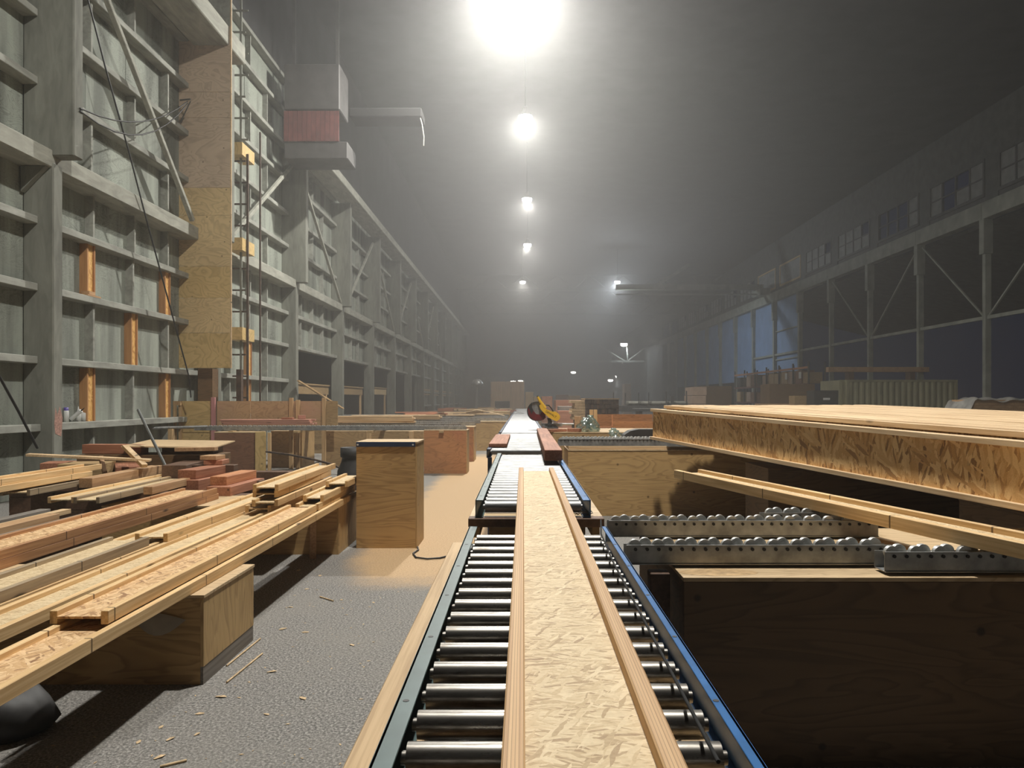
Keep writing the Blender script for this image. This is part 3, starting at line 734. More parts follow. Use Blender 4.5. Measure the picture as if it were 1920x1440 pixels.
# ================================================================== LEFT LUMBER BEDS
def plybox(label,x0,x1,y0,y1,h,front='ply',side='ply_v',top='ply_top',plinth=0,name='plywood_box',cat='box',z0=0,edge=True):
    t=thing(name,label,cat,((x0+x1)/2,(y0+y1)/2,z0)); a=(x1-x0)/2; b=(y1-y0)/2
    e=.018
    obj('front_panel',B(-a,a-e,-b,-b+e,0,h-.020,.0015),M[front],t)
    obj('back_panel',B(-a+.001,a-e-.001,b-e,b,plinth,h-.020),M[front],t)
    obj('side_panel',B(a-e,a,-b,b,plinth,h-.020,.0015),M[side],t)
    obj('side_panel',B(-a,-a+e,-b+e,b-e,plinth,h-.020),M[side],t)
    obj('top_panel',B(-a-.004,a+.006,-b-.006,b+.004,h-.018,h,.0015),M[top],t)
    if plinth: 
        p=obj('plinth',B(a-e,a-.002,-b,b-.004,0,plinth),M['board_grey'],t); p['label']='grey weathered plinth board'
    return t
t=plybox('low plywood box nearest the camera under the left joists',-4.35,-1.79,4.315,5.12,.505,'ply','ply_v','ply_top',plinth=.10)
fl=MB(); vs=[];fs=[]
for i in range(9):
    u=i/8
    for k in range(3):
        v=k/2; wv=math.sin(PI*min(1,u*1.05))**.7*(.115 if k else 0)*(.5+.5*v)
        vs.append((-1.83-.36+.31*u, 4.312-.015-.04*math.sin(PI*u)*v, .42-.05*u*u-wv*(1 if k==2 else .5)))
for i in range(8):
    for k in range(2): fs.append((i*3+k,i*3+k+1,(i+1)*3+k+1,(i+1)*3+k))
fl.add(vs,fs,True); o=obj('paper_flap',fl,M['paper'],t); o.location=(3.07,-4.7175,0); o['label']='torn grey paper flap'
plybox('low plywood box pushed against the tall plywood box',-4.35,-1.90,7.95,8.80,.505,'ply','ply_v','ply_top')
tag(obj('prop_board',MB().beam((-2.12,7.78,.0),(-2.11,7.75,.48),.06,.09),M['timber_tan']),'upright board propping the joists beside the far low box','prop')
# tall plywood box
t=plybox('tall plywood box with a blue strip along its top edge',-1.79,-1.134,8.29,8.86,1.15,'ply','ply_v','ply_top')
s=obj('edge_strip',B(-.328,.31,-.297,-.2855,1.095,1.146,.002),M['navy'],t); s['label']='dark blue metal edge strip'
for x in (-.31,.285): obj('screw_head',MB().cyl((x,-.2965,1.118),(x,-.301,1.118),.010,n=10),M['white'],t)
pts=[(-1.13,8.30,.012),(-1.10,8.15,.012),(-1.13,7.95,.012),(-1.07,7.75,.012),(-.95,7.68,.012),(-.83,7.72,.012),(-.72,7.86,.012),(-.64,8.05,.012),(-.55,8.2,.012)]
tag(obj('power_cable',MB().tube(pts,.009,6),M['black']),'black power cable looping from the tall plywood box to the conveyor','cable')
H=.0625
lv=lambda n:.507+H*n
J=[ # label, x, y0, y1, level, depth, flange, web, flange width
 ('long pale I-joist along the right edge of the left lumber bed',-2.005,1.2,8.75,0,.29,'lvl_pale','osb',0),
 ('pale I-joist with stained strand web laid on the right edge joist',-2.035,3.525,7.10,1,.27,'lvl_pale','osb',0),
 ('short pale I-joist beginning where the stained web joist ends',-2.005,7.16,8.72,1,.22,'lvl_pale','osb_fresh',0),
 ('short I-joist third from the bottom on the right edge pile',-1.985,7.3,8.78,2,.20,'lvl_pale','osb_fresh',0),
 ('topmost I-joist against the tall plywood box',-1.925,7.98,8.82,3,.235,'lvl_pale','osb_fresh',0),
 ('wide pale I-joist second from the right edge of the bed',-2.475,1.2,8.5,0,.25,'lvl_pale','osb_fresh',0),
 ('lowest joist of the far four-high pile in the left bed',-2.42,7.04,8.9,1,.24,'lvl_pale','osb_fresh',0),
 ('second joist up of the far four-high pile in the left bed',-2.335,6.97,9.05,2,.24,'lvl_pale','osb_fresh',.01),
 ('third joist up of the far four-high pile in the left bed',-2.385,7.13,9.2,3,.235,'lvl_pale','osb_fresh',.01),
 ('topmost joist of the far four-high pile in the left bed',-2.365,7.08,9.45,4,.235,'lvl_pale','osb_fresh',.02),
 ('base joist under the grey-sided one in the left bed',-2.83,1.2,8.3,0,.40,'lvl_pale','osb_fresh',0),
 ('grey-sided joist ending short beside the notched joist end',-2.785,1.2,5.44,1,.29,'lvl_grey','osb_fresh',0),
 ('pale joist with its notched near end open toward the camera',-2.69,5.57,8.1,1,.24,'lvl_pale','osb_fresh',0),
 ('lower brown joist of the two-high pair in the left bed',-3.55,1.2,8.5,0,.385,'lvl_brown','osb',0),
 ('upper joist of the two-high pair with strand web showing',-3.55,1.2,8.46,1,.385,'lvl_brown','osb',0),
 ('joist with black-marked side nearest the two-high pair',-4.335,7.64,9.7,1,.26,'lvl_grey','osb_fresh',0),
 ('pale joist with nail-marked edges left of the black-marked one',-4.60,7.66,10.2,1,.27,'lvl_pale','osb_fresh',0),
 ('grey-sided joist with a timber butted on its far end',-5.12,7.75,9.0,2,.31,'lvl_grey','osb_fresh',0),
 ('lower of two pale joists at the left picture edge',-5.22,6.8,9.1,3,.26,'lvl_pale','osb',0),
 ('upper of two pale joists at the left picture edge',-5.24,6.8,9.35,4,.25,'lvl_pale','osb',0),
]
for lb,x,y0,y1,l,d,fm,wm,yw in J: joist(lb,x,y0,y1,lv(l)+.0005*l,d,fm,wm,yaw=yw,ft=.035)
# sleepers below the far left group
t=thing('sleeper_stack','dark crib of sleepers under the far left joists','crib',(-4.7,8.6,0))
for i,(y,z) in enumerate(((.0,0),(.9,0),(.0,.19),(.9,.19),(0,.38),(.9,.38))): obj('sleeper',B(-.75,.75,y-.09,y+.09,z,z+.1886,.005),M['timber_dark'],t)
# loose boards lying low between the pair and the far group
def board(label,a,b,wd,ht,mat,cat='board',name='loose_board',c=.002):
    return tag(obj(name,MB().beam(a,b,wd,ht,c),M[mat]),label,cat)
tag(obj('sleeper',B(-4.75,-3.8,4.5,4.68,0,.53,.005),M['timber_dark']),'dark sleeper on edge under the near loose boards','sleeper')
tag(obj('sleeper',B(-4.75,-3.8,6.4,6.58,0,.53,.005),M['timber_dark']),'dark sleeper on edge under the far loose boards','sleeper')
board('leftmost grey weathered board between the joist groups',(-4.5,3.0,.556),(-4.47,7.2,.556),.10,.05,'board_grey')
board('pale square-edged board second from the left between the joist groups',(-4.33,3.0,.552),(-4.30,7.25,.552),.085,.042,'board_pale')
board('pale timber with a chamfered end between the joist groups',(-4.14,3.0,.57),(-4.10,6.7,.57),.13,.08,'timber_tan')
board('grey board hard against the two-high brown pair',(-3.93,3.0,.556),(-3.90,6.9,.556),.11,.05,'board_grey')
# heavy timbers and offcuts piled at the far end of the bed
def blk(label,x,y,z,dx,dy,dz,mat,yaw=0,roll=0,name='timber_block',cat='timber',pitch=0):
    o=tag(obj(name,B(-dx/2,dx/2,0,dy,0,dz,.004),M[mat],None,(x,y,z),(pitch,roll,yaw)),label,cat); return o
t=thing('pallet_crib','dark timber crib under the pile of short timbers','crib',(-4.6,10.2,0))
for i,(y,z) in enumerate(((-.6,0),(.6,0),(-.6,.2),(.6,.2),(-.6,.4),(.6,.4))): obj('sleeper',B(-1.75,1.35,y-.1,y+.1,z,z+.198,.005),M['timber_dark'],t)
blk('brown timber butted against the grey-sided joist end',-4.86,8.55,.62,.15,1.7,.11,'timber_tan',.01)
blk('thick orange timber lying uppermost near the four-high joist pile',-3.52,8.9,.612,.20,.85,.10,'timber_orange',-.06)
blk('red-brown timber directly under the thick orange one',-3.46,8.75,.505,.28,1.0,.105,'timber_red',-.05)
tag(obj('sleeper',B(-4.2,-3.2,8.85,9.05,0,.503,.005),M['timber_dark']),'dark sleeper holding the orange timber','sleeper')
tag(obj('sleeper',B(-4.25,-3.15,9.35,9.55,0,.503,.005),M['timber_dark']),'dark sleeper behind the one holding the orange timber','sleeper')
blk('tan-topped red timber left of the orange one',-4.06,9.3,.644,.235,.72,.108,'timber_red',-.12)
blk('red timber beneath the tan-topped one',-4.0,9.2,.505,.26,.9,.135,'timber_red',-.1)
blk('short red offcut stacked on the back of the timber pile',-4.02,9.98,.756,.24,.28,.06,'timber_red',.05)
blk('uppermost short offcut with a pale top on the timber pile',-4.08,9.97,.82,.22,.26,.055,'timber_tan',-.08)
tag(obj('sleeper',B(-4.3,-3.75,9.99,10.14,.60,.753,.005),M['timber_dark']),'dark packing block below the short offcuts','sleeper')
blk('grey-brown plank offcut standing on edge behind the tan-topped timber',-4.42,9.75,.60,.30,.9,.17,'timber_dark',.1)
blk('red block with a cut end left of the grey joist butts',-5.05,9.9,.60,.34,.8,.14,'timber_red',.5)
blk('long red timber lying crosswise on top of the pile',-5.75,10.75,.845,.85,.2,.13,'timber_red_x',-.05)
blk('dark crate of offcuts under the crosswise timber',-5.2,10.6,.60,1.9,.6,.24,'ply_dark',0,name='offcut_crate',cat='crate')
blk('pale plywood offcut leaning box behind the tilted plank',-5.72,9.95,.60,.55,.5,.17,'ply_dull',.2,name='offcut_crate',cat='crate')
blk('red-brown block left below the tilted plank',-6.15,10.1,.60,.34,.4,.17,'timber_red',.3)
blk('dark wedge block beneath the plywood sheet',-4.75,10.9,.60,.7,.5,.33,'ply_dark',.1,name='offcut_crate',cat='crate')
tag(obj('plywood_sheet',MB().box(-.62,.62,-.55,.55,-.008,.008),M['ply_top'],None,(-4.95,11.15,.965),(.03,.02,.12)),'thin plywood sheet lying flat on top of the timber pile','sheet')
board('long pale plank tilted out to the left from the timber pile',(-6.05,9.4,.93),(-4.72,9.75,.835),.16,.03,'board_pale','plank','tilted_plank')
board('short pale stick leaning steeply against the timber pile',(-5.12,9.9,1.0),(-4.72,9.6,.775),.075,.045,'board_pale','stick','leaning_stick')
board('brown board standing as a strut under the tilted plank',(-5.35,9.75,.88),(-5.2,9.6,.62),.05,.04,'timber_tan','stick','leaning_stick')
board('narrow brown batten across the back of the pile',(-4.75,10.55,.92),(-4.2,10.55,.93),.12,.05,'timber_tan','batten','batten')
tag(obj('steel_rod',MB().cyl((-4.62,9.95,.74),(-5.4,10.8,1.46),.02,n=8),M['steel_dark']),'grey steel rod leaning up out of the timber pile','rod')
blk('brown timber between the black-marked joist and the red blocks',-4.07,8.35,.572,.10,1.1,.085,'timber_tan',.0)
# grey sack slumped at the lower left
sk=MB(); prof=[(.0,0),(.27,.0),(.33,.08),(.32,.2),(.24,.29),(.1,.33),(0,.335)]
sk.lathe(prof,22); me=sk.me('grey_sack')
for v in me.vertices:
    a=math.atan2(v.co.y,v.co.x); v.co.x*=1+.12*math.sin(3*a+v.co.z*14); v.co.y*=1+.15*math.sin(2*a+1+v.co.z*9); v.co.z*=1+.06*math.sin(5*a); v.co*=.68
tag(obj('grey_sack',me,M['charcoal'],None,(-2.5,3.7,.0)),'slumped dark sack on the floor below the left joists','sack')

# ================================================================== RIGHT SIDE
plybox('large dark plywood box under the near skate rails on the right',.705,3.6,3.345,4.62,.828,'ply_dark','ply_dark','ply_top')  # front and side stand in shade, painted in with the darker plywood
tag(obj('sawdust_heap',MB().lathe([(0,.016),(.04,.012),(.09,.004),(.12,0)],14),M['dust'],None,(.88,3.44,.8285),(0,0,0)),'small heap of sawdust on the corner of the dark box','sawdust',kind='stuff')
bpy.data.objects['sawdust_heap'].scale=(1.5,.6,1)
tag(obj('corner_post',B(.585,.675,3.5,3.59,0,.81,.004),M['timber_dark']),'dark post between the nearest conveyor and the big dark box','post')
def skate(label,x0,x1,y,ztop,pitch=.054,many=False,railh=.09,wr=.030):
    """single flow rail along X: channel with staggered wheels"""
    t=thing('skate_rail',label,'skate conveyor',(x0,y,ztop)); L=x1-x0
    zc=-wr; zt=-.022
    obj('channel',MB().box(0,L,-.05,-.046,zt-railh,zt,0).box(0,L,.046,.05,zt-railh,zt-.012).box(0,L,-.05,.05,zt-railh,zt-railh+.004).box(0,L,-.056,-.05,zt-.004,zt).box(0,L,-.060,-.05,zt-railh,zt-railh+.004),M['galv'],t)
    n=int((L-.02)/pitch)
    if not many:
        wm=[]
        for s in (0,1):
            yo=-.022 if s==0 else .022
            mb=MB(); mb.cyl((0,yo-.012,0),(0,yo+.012,0),wr,n=18); mb.cyl((0,yo-.014,0),(0,yo+.014,0),wr*.55,n=12); mb.cyl((0,-.056,-.012),(0,.05,-.012),.0065,n=8)
            wm.append(mb.me('wheel'))
        for k in range(n): obj('wheel',wm[k%2],M['wheel'],t,(.015+pitch*(k+.5),0,zc))
        bb=MB()
        for k in range(n): bb.cyl((.015+pitch*(k+.5),-.0501,zt-.02),(.015+pitch*(k+.5),-.0565,zt-.02),.008,n=8)
        stuff(obj('axle_bolts',bb,M['black'],t))
    else:
        bb=MB()
        for k in range(n):
            yo=-.022 if k%2==0 else .022; x=.015+pitch*(k+.5)
            bb.cyl((x,yo-.012,zc),(x,yo+.012,zc),wr,n=8)
        stuff(obj('wheels',bb,M['wheel'],t))
    return t
skate('near skate wheel rail resting on the dark plywood box',.482,1.72,3.60,.952)
skate('middle skate wheel rail on the dark plywood box',.482,1.98,4.32,.952)
skate('short skate rail behind the middle one by the leaning joist',1.42,2.05,4.55,.962)
skate('nearer offset skate rail under the slanting joist on the right',1.60,3.3,3.44,.952)
# plywood station further on
plybox('long plywood box between the second conveyor and the joist stack',.633,4.6,10.6,11.6,.915,'ply','ply_v','ply_top')
skate('long skate wheel rail along the front of the plywood box',.50,2.03,10.72,1.078,.052)
skate('second long skate wheel rail just behind the front one',.55,2.6,11.05,1.078,.052)
skate('right skate rail lapped in front at the joist stack end',2.0,3.6,10.62,1.072,.052)
tag(obj('bearer',B(.64,4.4,10.64,11.5,.916,.962,.004),M['board_pale_x']),'pale bearer board under the skate rails on the long plywood box','board')
# flat joist in front of the stack
d=Vector((.77,-3.3,0)).normalized()
yaw=math.atan2(d.x,-d.y)                       # far end to near end
t=joist('weathered I-joist lying flat across the skate rails on the right',0,0,5.4,.0,.25,'lvl_grey','osb_fresh',fw=.066,ft=.036)
for ch in t.children:
    if ch.name.startswith('flange'): ch.data.materials.clear(); ch.data.materials.append(M['lvl_pale'])
far=Vector((1.385,6.42,0)); t.location=(far.x,far.y,.953); t.rotation_euler=(0,0,yaw+PI)
# upright joist stack
P0=Vector((1.74,10.2,0)); P1=Vector((2.94,4.5,0)); dv=(P1-P0).normalized(); nv=Vector((-dv.y,dv.x,0)) 
if nv.x<0: nv=-nv
Lj=9.6; slope=math.atan2(-.125,5.82)
yawS=math.atan2(-dv.x,dv.y)
def upj(label,off,back,dz,fm,wm,L=Lj):
    t=thing('i_joist',label,'joist',P0+nv*off-dv*back+Vector((0,0,1.0795+dz)),0,'upright I-joists packed in the right hand stack')
    t.rotation_euler=(slope,0,yawS)
    fl,wb=jmesh(L,.406,.089,.038,.011,True); fl=fl.copy() if fl.materials and fl.materials[0]!=M[fm] else fl
    if fl.materials: fl.materials.clear()
    if wb.materials: wb=wb.copy(); wb.materials.clear()
    obj('flange',fl,M[fm],t,(0,0,0)); obj('flange',fl,M[fm],t,(0,0,.368)); obj('web',wb,M[wm],t)
    return t
f=upj('front I-joist of the right stack showing its orange strand web',0,0,0,'lvl_red','osb_wall')
s=None
for i in range(34):
    off=.10+.0945*i+(.0 if i<1 else .003*random.random()); back=random.uniform(-.04,.06) if i else -.22; dz=.045
    if s is None: s=upj('upright I-joist packed behind the front one in the right stack',off,back,dz,'lvl_red','osb_wall')
    else: dup(s,loc=P0+nv*off-dv*back+Vector((0,0,1.0795+dz+random.uniform(-.004,.004))))
# bearers below the raised joists
for k,(u,lb) in enumerate(((.6,'far'),(4.6,'middle'),(7.6,'near'))):
    c=P0+dv*u+nv*1.75; z1=1.0795+.045-.0215*u-.003
    o=tag(obj('bearer',B(-1.68,1.66,-.05,.05,-.042 if u>1 else -.040,0,.003),M['ply_dark']),'dark bearer under the %s part of the joist stack'%lb,'bearer')
    o.location=(c.x,c.y,z1); o.rotation_euler=(0,0,math.atan2(nv.y,nv.x))
for (x,y,lb) in ((3.4,8.2,'far end'),(4.2,5.4,'middle'),(5.0,2.6,'near end')):
    h=.905 if y>8 else .86 if y>5 else .80
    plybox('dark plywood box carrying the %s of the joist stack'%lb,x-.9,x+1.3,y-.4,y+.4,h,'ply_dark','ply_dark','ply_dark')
# blocks on the third conveyor
blk('short red-brown block at the left edge of the third conveyor',-.265,8.4,1.084,.20,2.3,.04,'timber_red',-.0)
o=blk('red-brown beam resting across the second and third conveyors',.265,6.5,1.086,.15,5.0,.092,'timber_red',-.006); 
# ================================================================== SAW STATION
S=13.5; k_=S/F
def sx(px): return (px-VX)*k_
def sz(py): return CAMZ-(py-VY)*k_
cs=lambda cx,cy:(sx(880+cx/8),sz(690+cy/8))           # from the enlarged study of the saw
plybox('plywood bench under the yellow mitre saw',.45,2.6,12.9,14.7,1.06,'ply_dull','ply_v','ply_top',name='saw_bench',cat='bench')
t=thing('mitre_saw','yellow mitre saw with round guard and dark red blade cover','saw',(0,S,0))
cx,cz=cs(1010,650); R=.166
obj('blade',MB().cyl((cx,-.002,cz),(cx,.002,cz),R*.98,n=40),M['galv'],t)
def arc(a0,a1,ri,ro,n=20):
    p=[(cx+ro*math.cos(a0+(a1-a0)*i/n),cz+ro*math.sin(a0+(a1-a0)*i/n)) for i in range(n+1)]
    q=[(cx+ri*math.cos(a0+(a1-a0)*i/n),cz+ri*math.sin(a0+(a1-a0)*i/n)) for i in range(n+1)]
    return p,q
mb=MB(); p,q=arc(0,2*PI,R*.97,R*1.03,36)
for i in range(36): mb.prism([p[i],p[i+1],q[i+1],q[i]],-.03,.03)
obj('guard_rim',mb,M['charcoal'],t)
obj('blade_cover',MB().prism([cs(930,600),cs(960,640),cs(1000,690),cs(1060,700),cs(1090,650),cs(1130,690),cs(1150,740),cs(1110,780),cs(1050,795),cs(980,785),cs(920,745),cs(885,690),cs(880,620),cs(900,560)][::-1],-.028,-.01),M['guard_red'],t)
obj('guard_plate',MB().prism([cs(890,590),cs(905,545),cs(940,515),cs(940,590),cs(960,640),cs(930,690)][::-1],-.034,-.012),M['charcoal'],t)
obj('arm',MB().prism([cs(1048,560),cs(1075,540),cs(1110,575),cs(1160,620),cs(1250,655),cs(1290,650),cs(1340,690),cs(1358,725),cs(1350,765),cs(1310,795),cs(1270,785),cs(1195,745),cs(1130,685),cs(1085,640),cs(1062,610)][::-1],-.10,-.035),M['yellow'],t)
mb=MB(); a=Vector((cs(1025,430)[0],-.07,cs(1025,430)[1])); b=Vector((cs(1060,500)[0],-.07,cs(1060,500)[1])); c=Vector((cs(1135,605)[0],-.07,cs(1135,605)[1]))
mb.cyl(a,b,.018,.028,n=12).cyl(b,c,.028,.034,n=12)
obj('handle',mb,M['yellow'],t)
obj('handle_tip',MB().cyl(a+Vector((-.006,0,.016)),a,.014,.019,n=12),M['charcoal'],t)
P=lambda cx_,cy_,y:(cs(cx_,cy_)[0],y,cs(cx_,cy_)[1])
obj('carry_handle',MB().tube([P(1150,555,-.05),P(1190,560,-.05),P(1225,600,-.05),P(1258,655,-.05)],.011,8),M['charcoal'],t)
obj('motor',MB().cyl(P(1290,720,-.03),P(1290,720,.16),.045,n=18),M['charcoal'],t)
obj('pivot',MB().prism([cs(1165,745),cs(1215,755),cs(1240,800),cs(1230,865),cs(1170,865),cs(1180,800)][::-1],-.06,.05),M['charcoal'],t)
zb=cs(0,880)[1]
obj('base',MB().box(cs(1130,0)[0],cs(1330,0)[0],-.18,.2,1.061,zb,.01),M['charcoal'],t)
obj('fence',B(cs(1080,0)[0],cs(1400,0)[0],.02,.05,zb,zb+.06,.004),M['galv'],t)
for dz in (0,.05): obj('slide_rail',MB().cyl(P(1240,840,.08+dz),P(1570,845+dz*200,.08+dz),.016,n=10),M['galv'],t)
obj('rail_foot',B(cs(1545,0)[0],cs(1575,0)[0],.06,.16,1.061,cs(0,850)[1]),M['charcoal'],t)
cu=bpy.data.curves.new('brand_lettering','FONT'); cu.body='DEWALT'; cu.size=.052; cu.extrude=.0008; cu.align_x='CENTER'; cu.align_y='CENTER'
tmp=bpy.data.objects.new('lettering_source',cu); C.objects.link(tmp)
me=bpy.data.meshes.new_from_object(tmp.evaluated_get(bpy.context.evaluated_depsgraph_get())); bpy.data.objects.remove(tmp); me.materials.clear()
o=obj('brand_lettering',me,M['black'],t)
p=P(1222,692,-.1012); o.location=p; o.rotation_euler=(PI/2,math.radians(30),0)
o['label']='black maker lettering along the yellow arm'
blk('pale board lying on the saw bench against the fence',.55,13.0,1.061,.28,.5,.04,'board_pale')
blk('upright brown offcut on the saw bench beside the plastic bag',.955,13.15,1.061,.11,.05,.26,'timber_tan',0)
blk('tilted red scrap on the saw bench',.62,12.95,1.061,.35,.14,.05,'timber_red',.6)
blk('second red scrap on the front of the saw bench',.86,12.93,1.061,.22,.12,.06,'timber_red',-.4)
# clear plastic bags of offcuts
def bag(label,x,y,z,rx,h):
    mb=MB().lathe([(0,0),(rx*.95,0),(rx*1.05,h*.15),(rx*.9,h*.3),(rx*1.0,h*.45),(rx*.75,h*.62),(rx*.8,h*.75),(rx*.35,h*.88),(rx*.45,h),(0,h*.9)],30); me=mb.me('plastic_bag')
    for v in me.vertices:
        a=math.atan2(v.co.y,v.co.x); q=1+.22*math.sin(3*a+v.co.z*31+x*9)+.16*math.sin(7*a-v.co.z*50); v.co.x*=q; v.co.y*=q; v.co.x+=.22*v.co.z*math.sin(x*50)
    return tag(obj('plastic_bag',me,M['film'],None,(x,y,z)),label,'bag')
bag('clear green tinted plastic bag on the saw bench',1.04,13.1,1.061,.12,.24)
bag('second clear plastic bag right of the upright offcut',1.22,13.15,1.061,.11,.28)
bag('small clear plastic bag in front of the tall crate posts',1.46,12.05,1.0,.09,.16)
tag(obj('bag_stool',B(1.36,1.58,11.95,12.15,0,.998,.003),M['ply_dull']),'narrow plywood stand under the small plastic bag','stand')
# plywood bin behind, posts and moulded tub
t=thing('plywood_bin','orange brown plywood bin with two posts right of the saw','bin',(1.2,14.9,0))
Z=14.9; e=Z/F
X=lambda px:(px-VX)*e-1.2
for a,b,y in ((1105,1112,0),(1113.5,1120,.06)): obj('post',B(X(a),X(b),y-.05,y,0,1.6-18*e,.003),M['post_wood'],t)
obj('back_panel',B(X(1120),X(1235),.7,.72,.3,1.6-28*e),M['ply_red'],t)
obj('front_panel',B(X(1149),X(1235),.02,.04,.75,1.6-40*e),M['ply_red'],t)
obj('shelf_panel',B(X(1120),X(1148),0,.02,.3,1.6-50*e),M['ply_red'],t)
for py in (50,58): obj('ledge',B(X(1121),X(1148),-.03,0,1.6-py*e-.02,1.6-py*e),M['timber_orange'],t)
obj('post',B(X(1147),X(1149),-.02,.02,0,1.6-28*e),M['timber_orange'],t)
obj('side_panel',B(X(1120),X(1122),.04,.7,0,1.6-28*e),M['ply_red'],t)
tag(obj('moulded_tub',MB().prism([(-.45,0),(-.42,.05),(-.33,.11),(-.2,.135),(.45,.135),(.45,0)],0,.35),M['charcoal'],None,(2.05,12.2,.998)),'dark moulded tub with rounded shoulder before the plywood bin','tub')
tag(obj('tub_stand',B(1.62,2.48,12.2,12.55,0,.996,.003),M['ply_dark']),'dark stand under the moulded tub','stand')

# ================================================================== LEFT SKATE STATION
def pb(label,px0,px1,Z,dep,ytop,front,side='ply_v',ybot=None,**k):
    h=CAMZ-(ytop-VY)/F*Z
    return plybox(label,(px0-VX)/F*Z,(px1-VX)/F*Z,Z,Z+dep,h,front,side,'ply_top',**k)
SK=1.045
pb('brown painted plywood box under the left end of the skate rails',402,481,16.5,.55,810,'ply_brown','ply_v')
t=bpy.data.objects['plywood_box.%03d'%(0)] if 'plywood_box.000' in bpy.data.objects else None
blk('yellow paint-splashed board standing at the end of the brown box',-5.60,16.42,0,.22,.05,.92,'ply_yellow',0,name='upright_board',cat='board')
blk('narrow pale stud standing beside the yellow board',-5.42,16.45,0,.07,.05,.90,'post_wood',0,name='upright_board',cat='board')
pb('tan plywood box behind the brown one',508,566,18.2,1.1,808,'ply_dull','ply_v')
pb('pale plywood box far back between the tan box and the dark drum',577,612,23.0,.7,801,'ply_dull','ply_v')
pb('dim plywood box behind the dark drum',609,690,18.4,.5,808,'ply_dull')
pb('plywood box with two pale corner studs behind the tall plywood box',690,795,18.3,.6,808,'ply_dull')
pb('red stained plywood box at the right end of the skate rails',795,876,16.7,.62,806,'ply_red','ply_v')
pb('brown plywood box just behind the red stained one',850,889,20.0,.8,800,'ply_red','ply_v')
pb('wide plywood box reaching to the fifth roller conveyor',893,952,24.2,.8,790,'ply','ply_v')
blk('pale corner stud left of the tall box top',-3.62,18.1,0,.10,.08,.86,'post_wood',0,name='upright_board',cat='board')
blk('pale corner stud above the tall box top',-2.62,18.1,0,.10,.08,.86,'post_wood',0,name='upright_board',cat='board')
yr=[16.9,18.75,20.4,22.0,24.6,27.0,29.5]
x1=[-1.22,-1.5,-1.25,-1.2,-.5,-.5,-.5]
nm=['nearest','second','third','fourth','fifth','sixth','farthest']
for i,y in enumerate(yr): skate('%s long skate rail of the left station'%nm[i],-6.9+(.0 if i else -.3),x1[i],y,SK+.0,.054,many=True)
# bearers across the boxes carry the rails
for x,lb in ((-6.3,'left'),(-4.9,'second'),(-3.3,'third'),(-1.75,'right')):
    tag(obj('bearer',B(x-.05,x+.05,16.6,29.9,.885,.932,.003),M['ply_dull']),'%s long bearer under the skate rails of the left station'%lb,'bearer')
    for yy in (25.9,29.2):
        tag(obj('trestle_post',B(x-.045,x+.045,yy,yy+.09,0,.8845,.003),M['post_wood']),'square post below a bearer of the left skate station','post','posts below the left skate station')
tag(obj('end_tube',MB().cyl((-7.9,16.4,1.0),(-6.9,16.8,1.02),.028,n=8),M['galv']),'loose grey tube sticking out left of the skate rails','tube')
tag(obj('tube_post',B(-7.6,-7.5,16.47,16.57,0,.974,.003),M['post_wood']),'post under the loose grey tube','post')
# dark drum and hose
tag(obj('drum',MB().lathe([(0,0),(.2,0),(.25,.1),(.27,.3),(.26,.5),(.2,.64),(.19,.70),(.215,.72),(.215,.86),(.19,.86),(.18,.7),(0,.7)],26),M['charcoal'],None,(-2.62,12.0,0)),'dark round-bellied drum behind the tall plywood box','drum')
tag(obj('hose',MB().tube([W(499,847,15.6),W(540,852,14.8),W(590,862,13.6),W(620,870,12.7),Vector((-2.73,12.2,.45))],.02,6),M['rust']),'thin dark hose running from the yellow board to the drum','hose')
# plywood bin wall at the left station
t=thing('bin_wall','long low plywood bin wall behind the left skate rails','partition',(0,17.9,0)); e=17.9/F
X=lambda px:(px-VX)*e
zt=CAMZ-2*e
obj('yellow_panel',B(X(342),X(397),-.02,0,.95,zt-.0),M['ply_yellow'],t); 
for a,b,mt in ((407,470,'ply_pink'),(470,548,'ply_pink'),(548,610,'ply_pink'),(610,634,'ply_dull')): obj('plywood_panel',B(X(a)+.006,X(b)-.006,-.015,.005,.9,zt),M[mt],t)
obj('end_frame',MB().box(X(328),X(342),-.1,-.02,zt-.1,zt).box(X(329),X(333),-.12,-.05,0,zt-.1).box(X(337),X(342),-.06,-.02,0,zt-.1),M['post_wood'],t)
for px,mt,hh in ((402,'post_pink',745),(547.5,'post_wood',746),(608.5,'post_wood',746),(560,'post_wood',750)):
    obj('post',B(X(px)-.045,X(px)+.045,-.09,-.03 if px!=560 else -.02,0,CAMZ-(hh-VY)*e,.003),M[mt],t)
obj('lower_frame',MB().box(X(336),X(400),0,.04,.85,.95).box(X(336),X(400),0,.04,.3,.38).box(X(336),X(342),0,.04,0,.95).box(X(394),X(400),0,.04,0,.95),M['ply_yellow'],t)
obj('lower_panel',B(X(342),X(394),.02,.04,.38,.85),M['ply_yellow'],t)
# lumber on the left station, each board its own
def stackb(label,group,px0,px1,Z,ytops,dy,dz,mat,jit=.04):
    e=Z/F
    for r,yt in enumerate(ytops):
        z=CAMZ-(yt-VY)*e
        o=blk(label,((px0+px1)/2-VX)*e+random.uniform(-jit,jit),Z,z-dz,(px1-px0)*e,dy,dz,mat,random.uniform(-.01,.01),name='lumber',cat='lumber'); o['group']=group
z=SK
def pile(label,group,cx,y,n,rows,L,wd,ht,mat,z0=SK,yaw=0):
    for r in range(rows):
        for i in range(n):
            o=blk(label,cx+random.uniform(-.06,.06),y+i*(wd+.012),z0+.0008+r*(ht+.0015),L,wd,ht,mat,yaw+random.uniform(-.012,.012),name='lumber',cat='lumber'); o['group']=group
pile('pinkish board in the loose pile before the plywood bin wall','pink boards at the bin wall',-5.75,17.2,3,3,2.0,.14,.038,'board_pink')
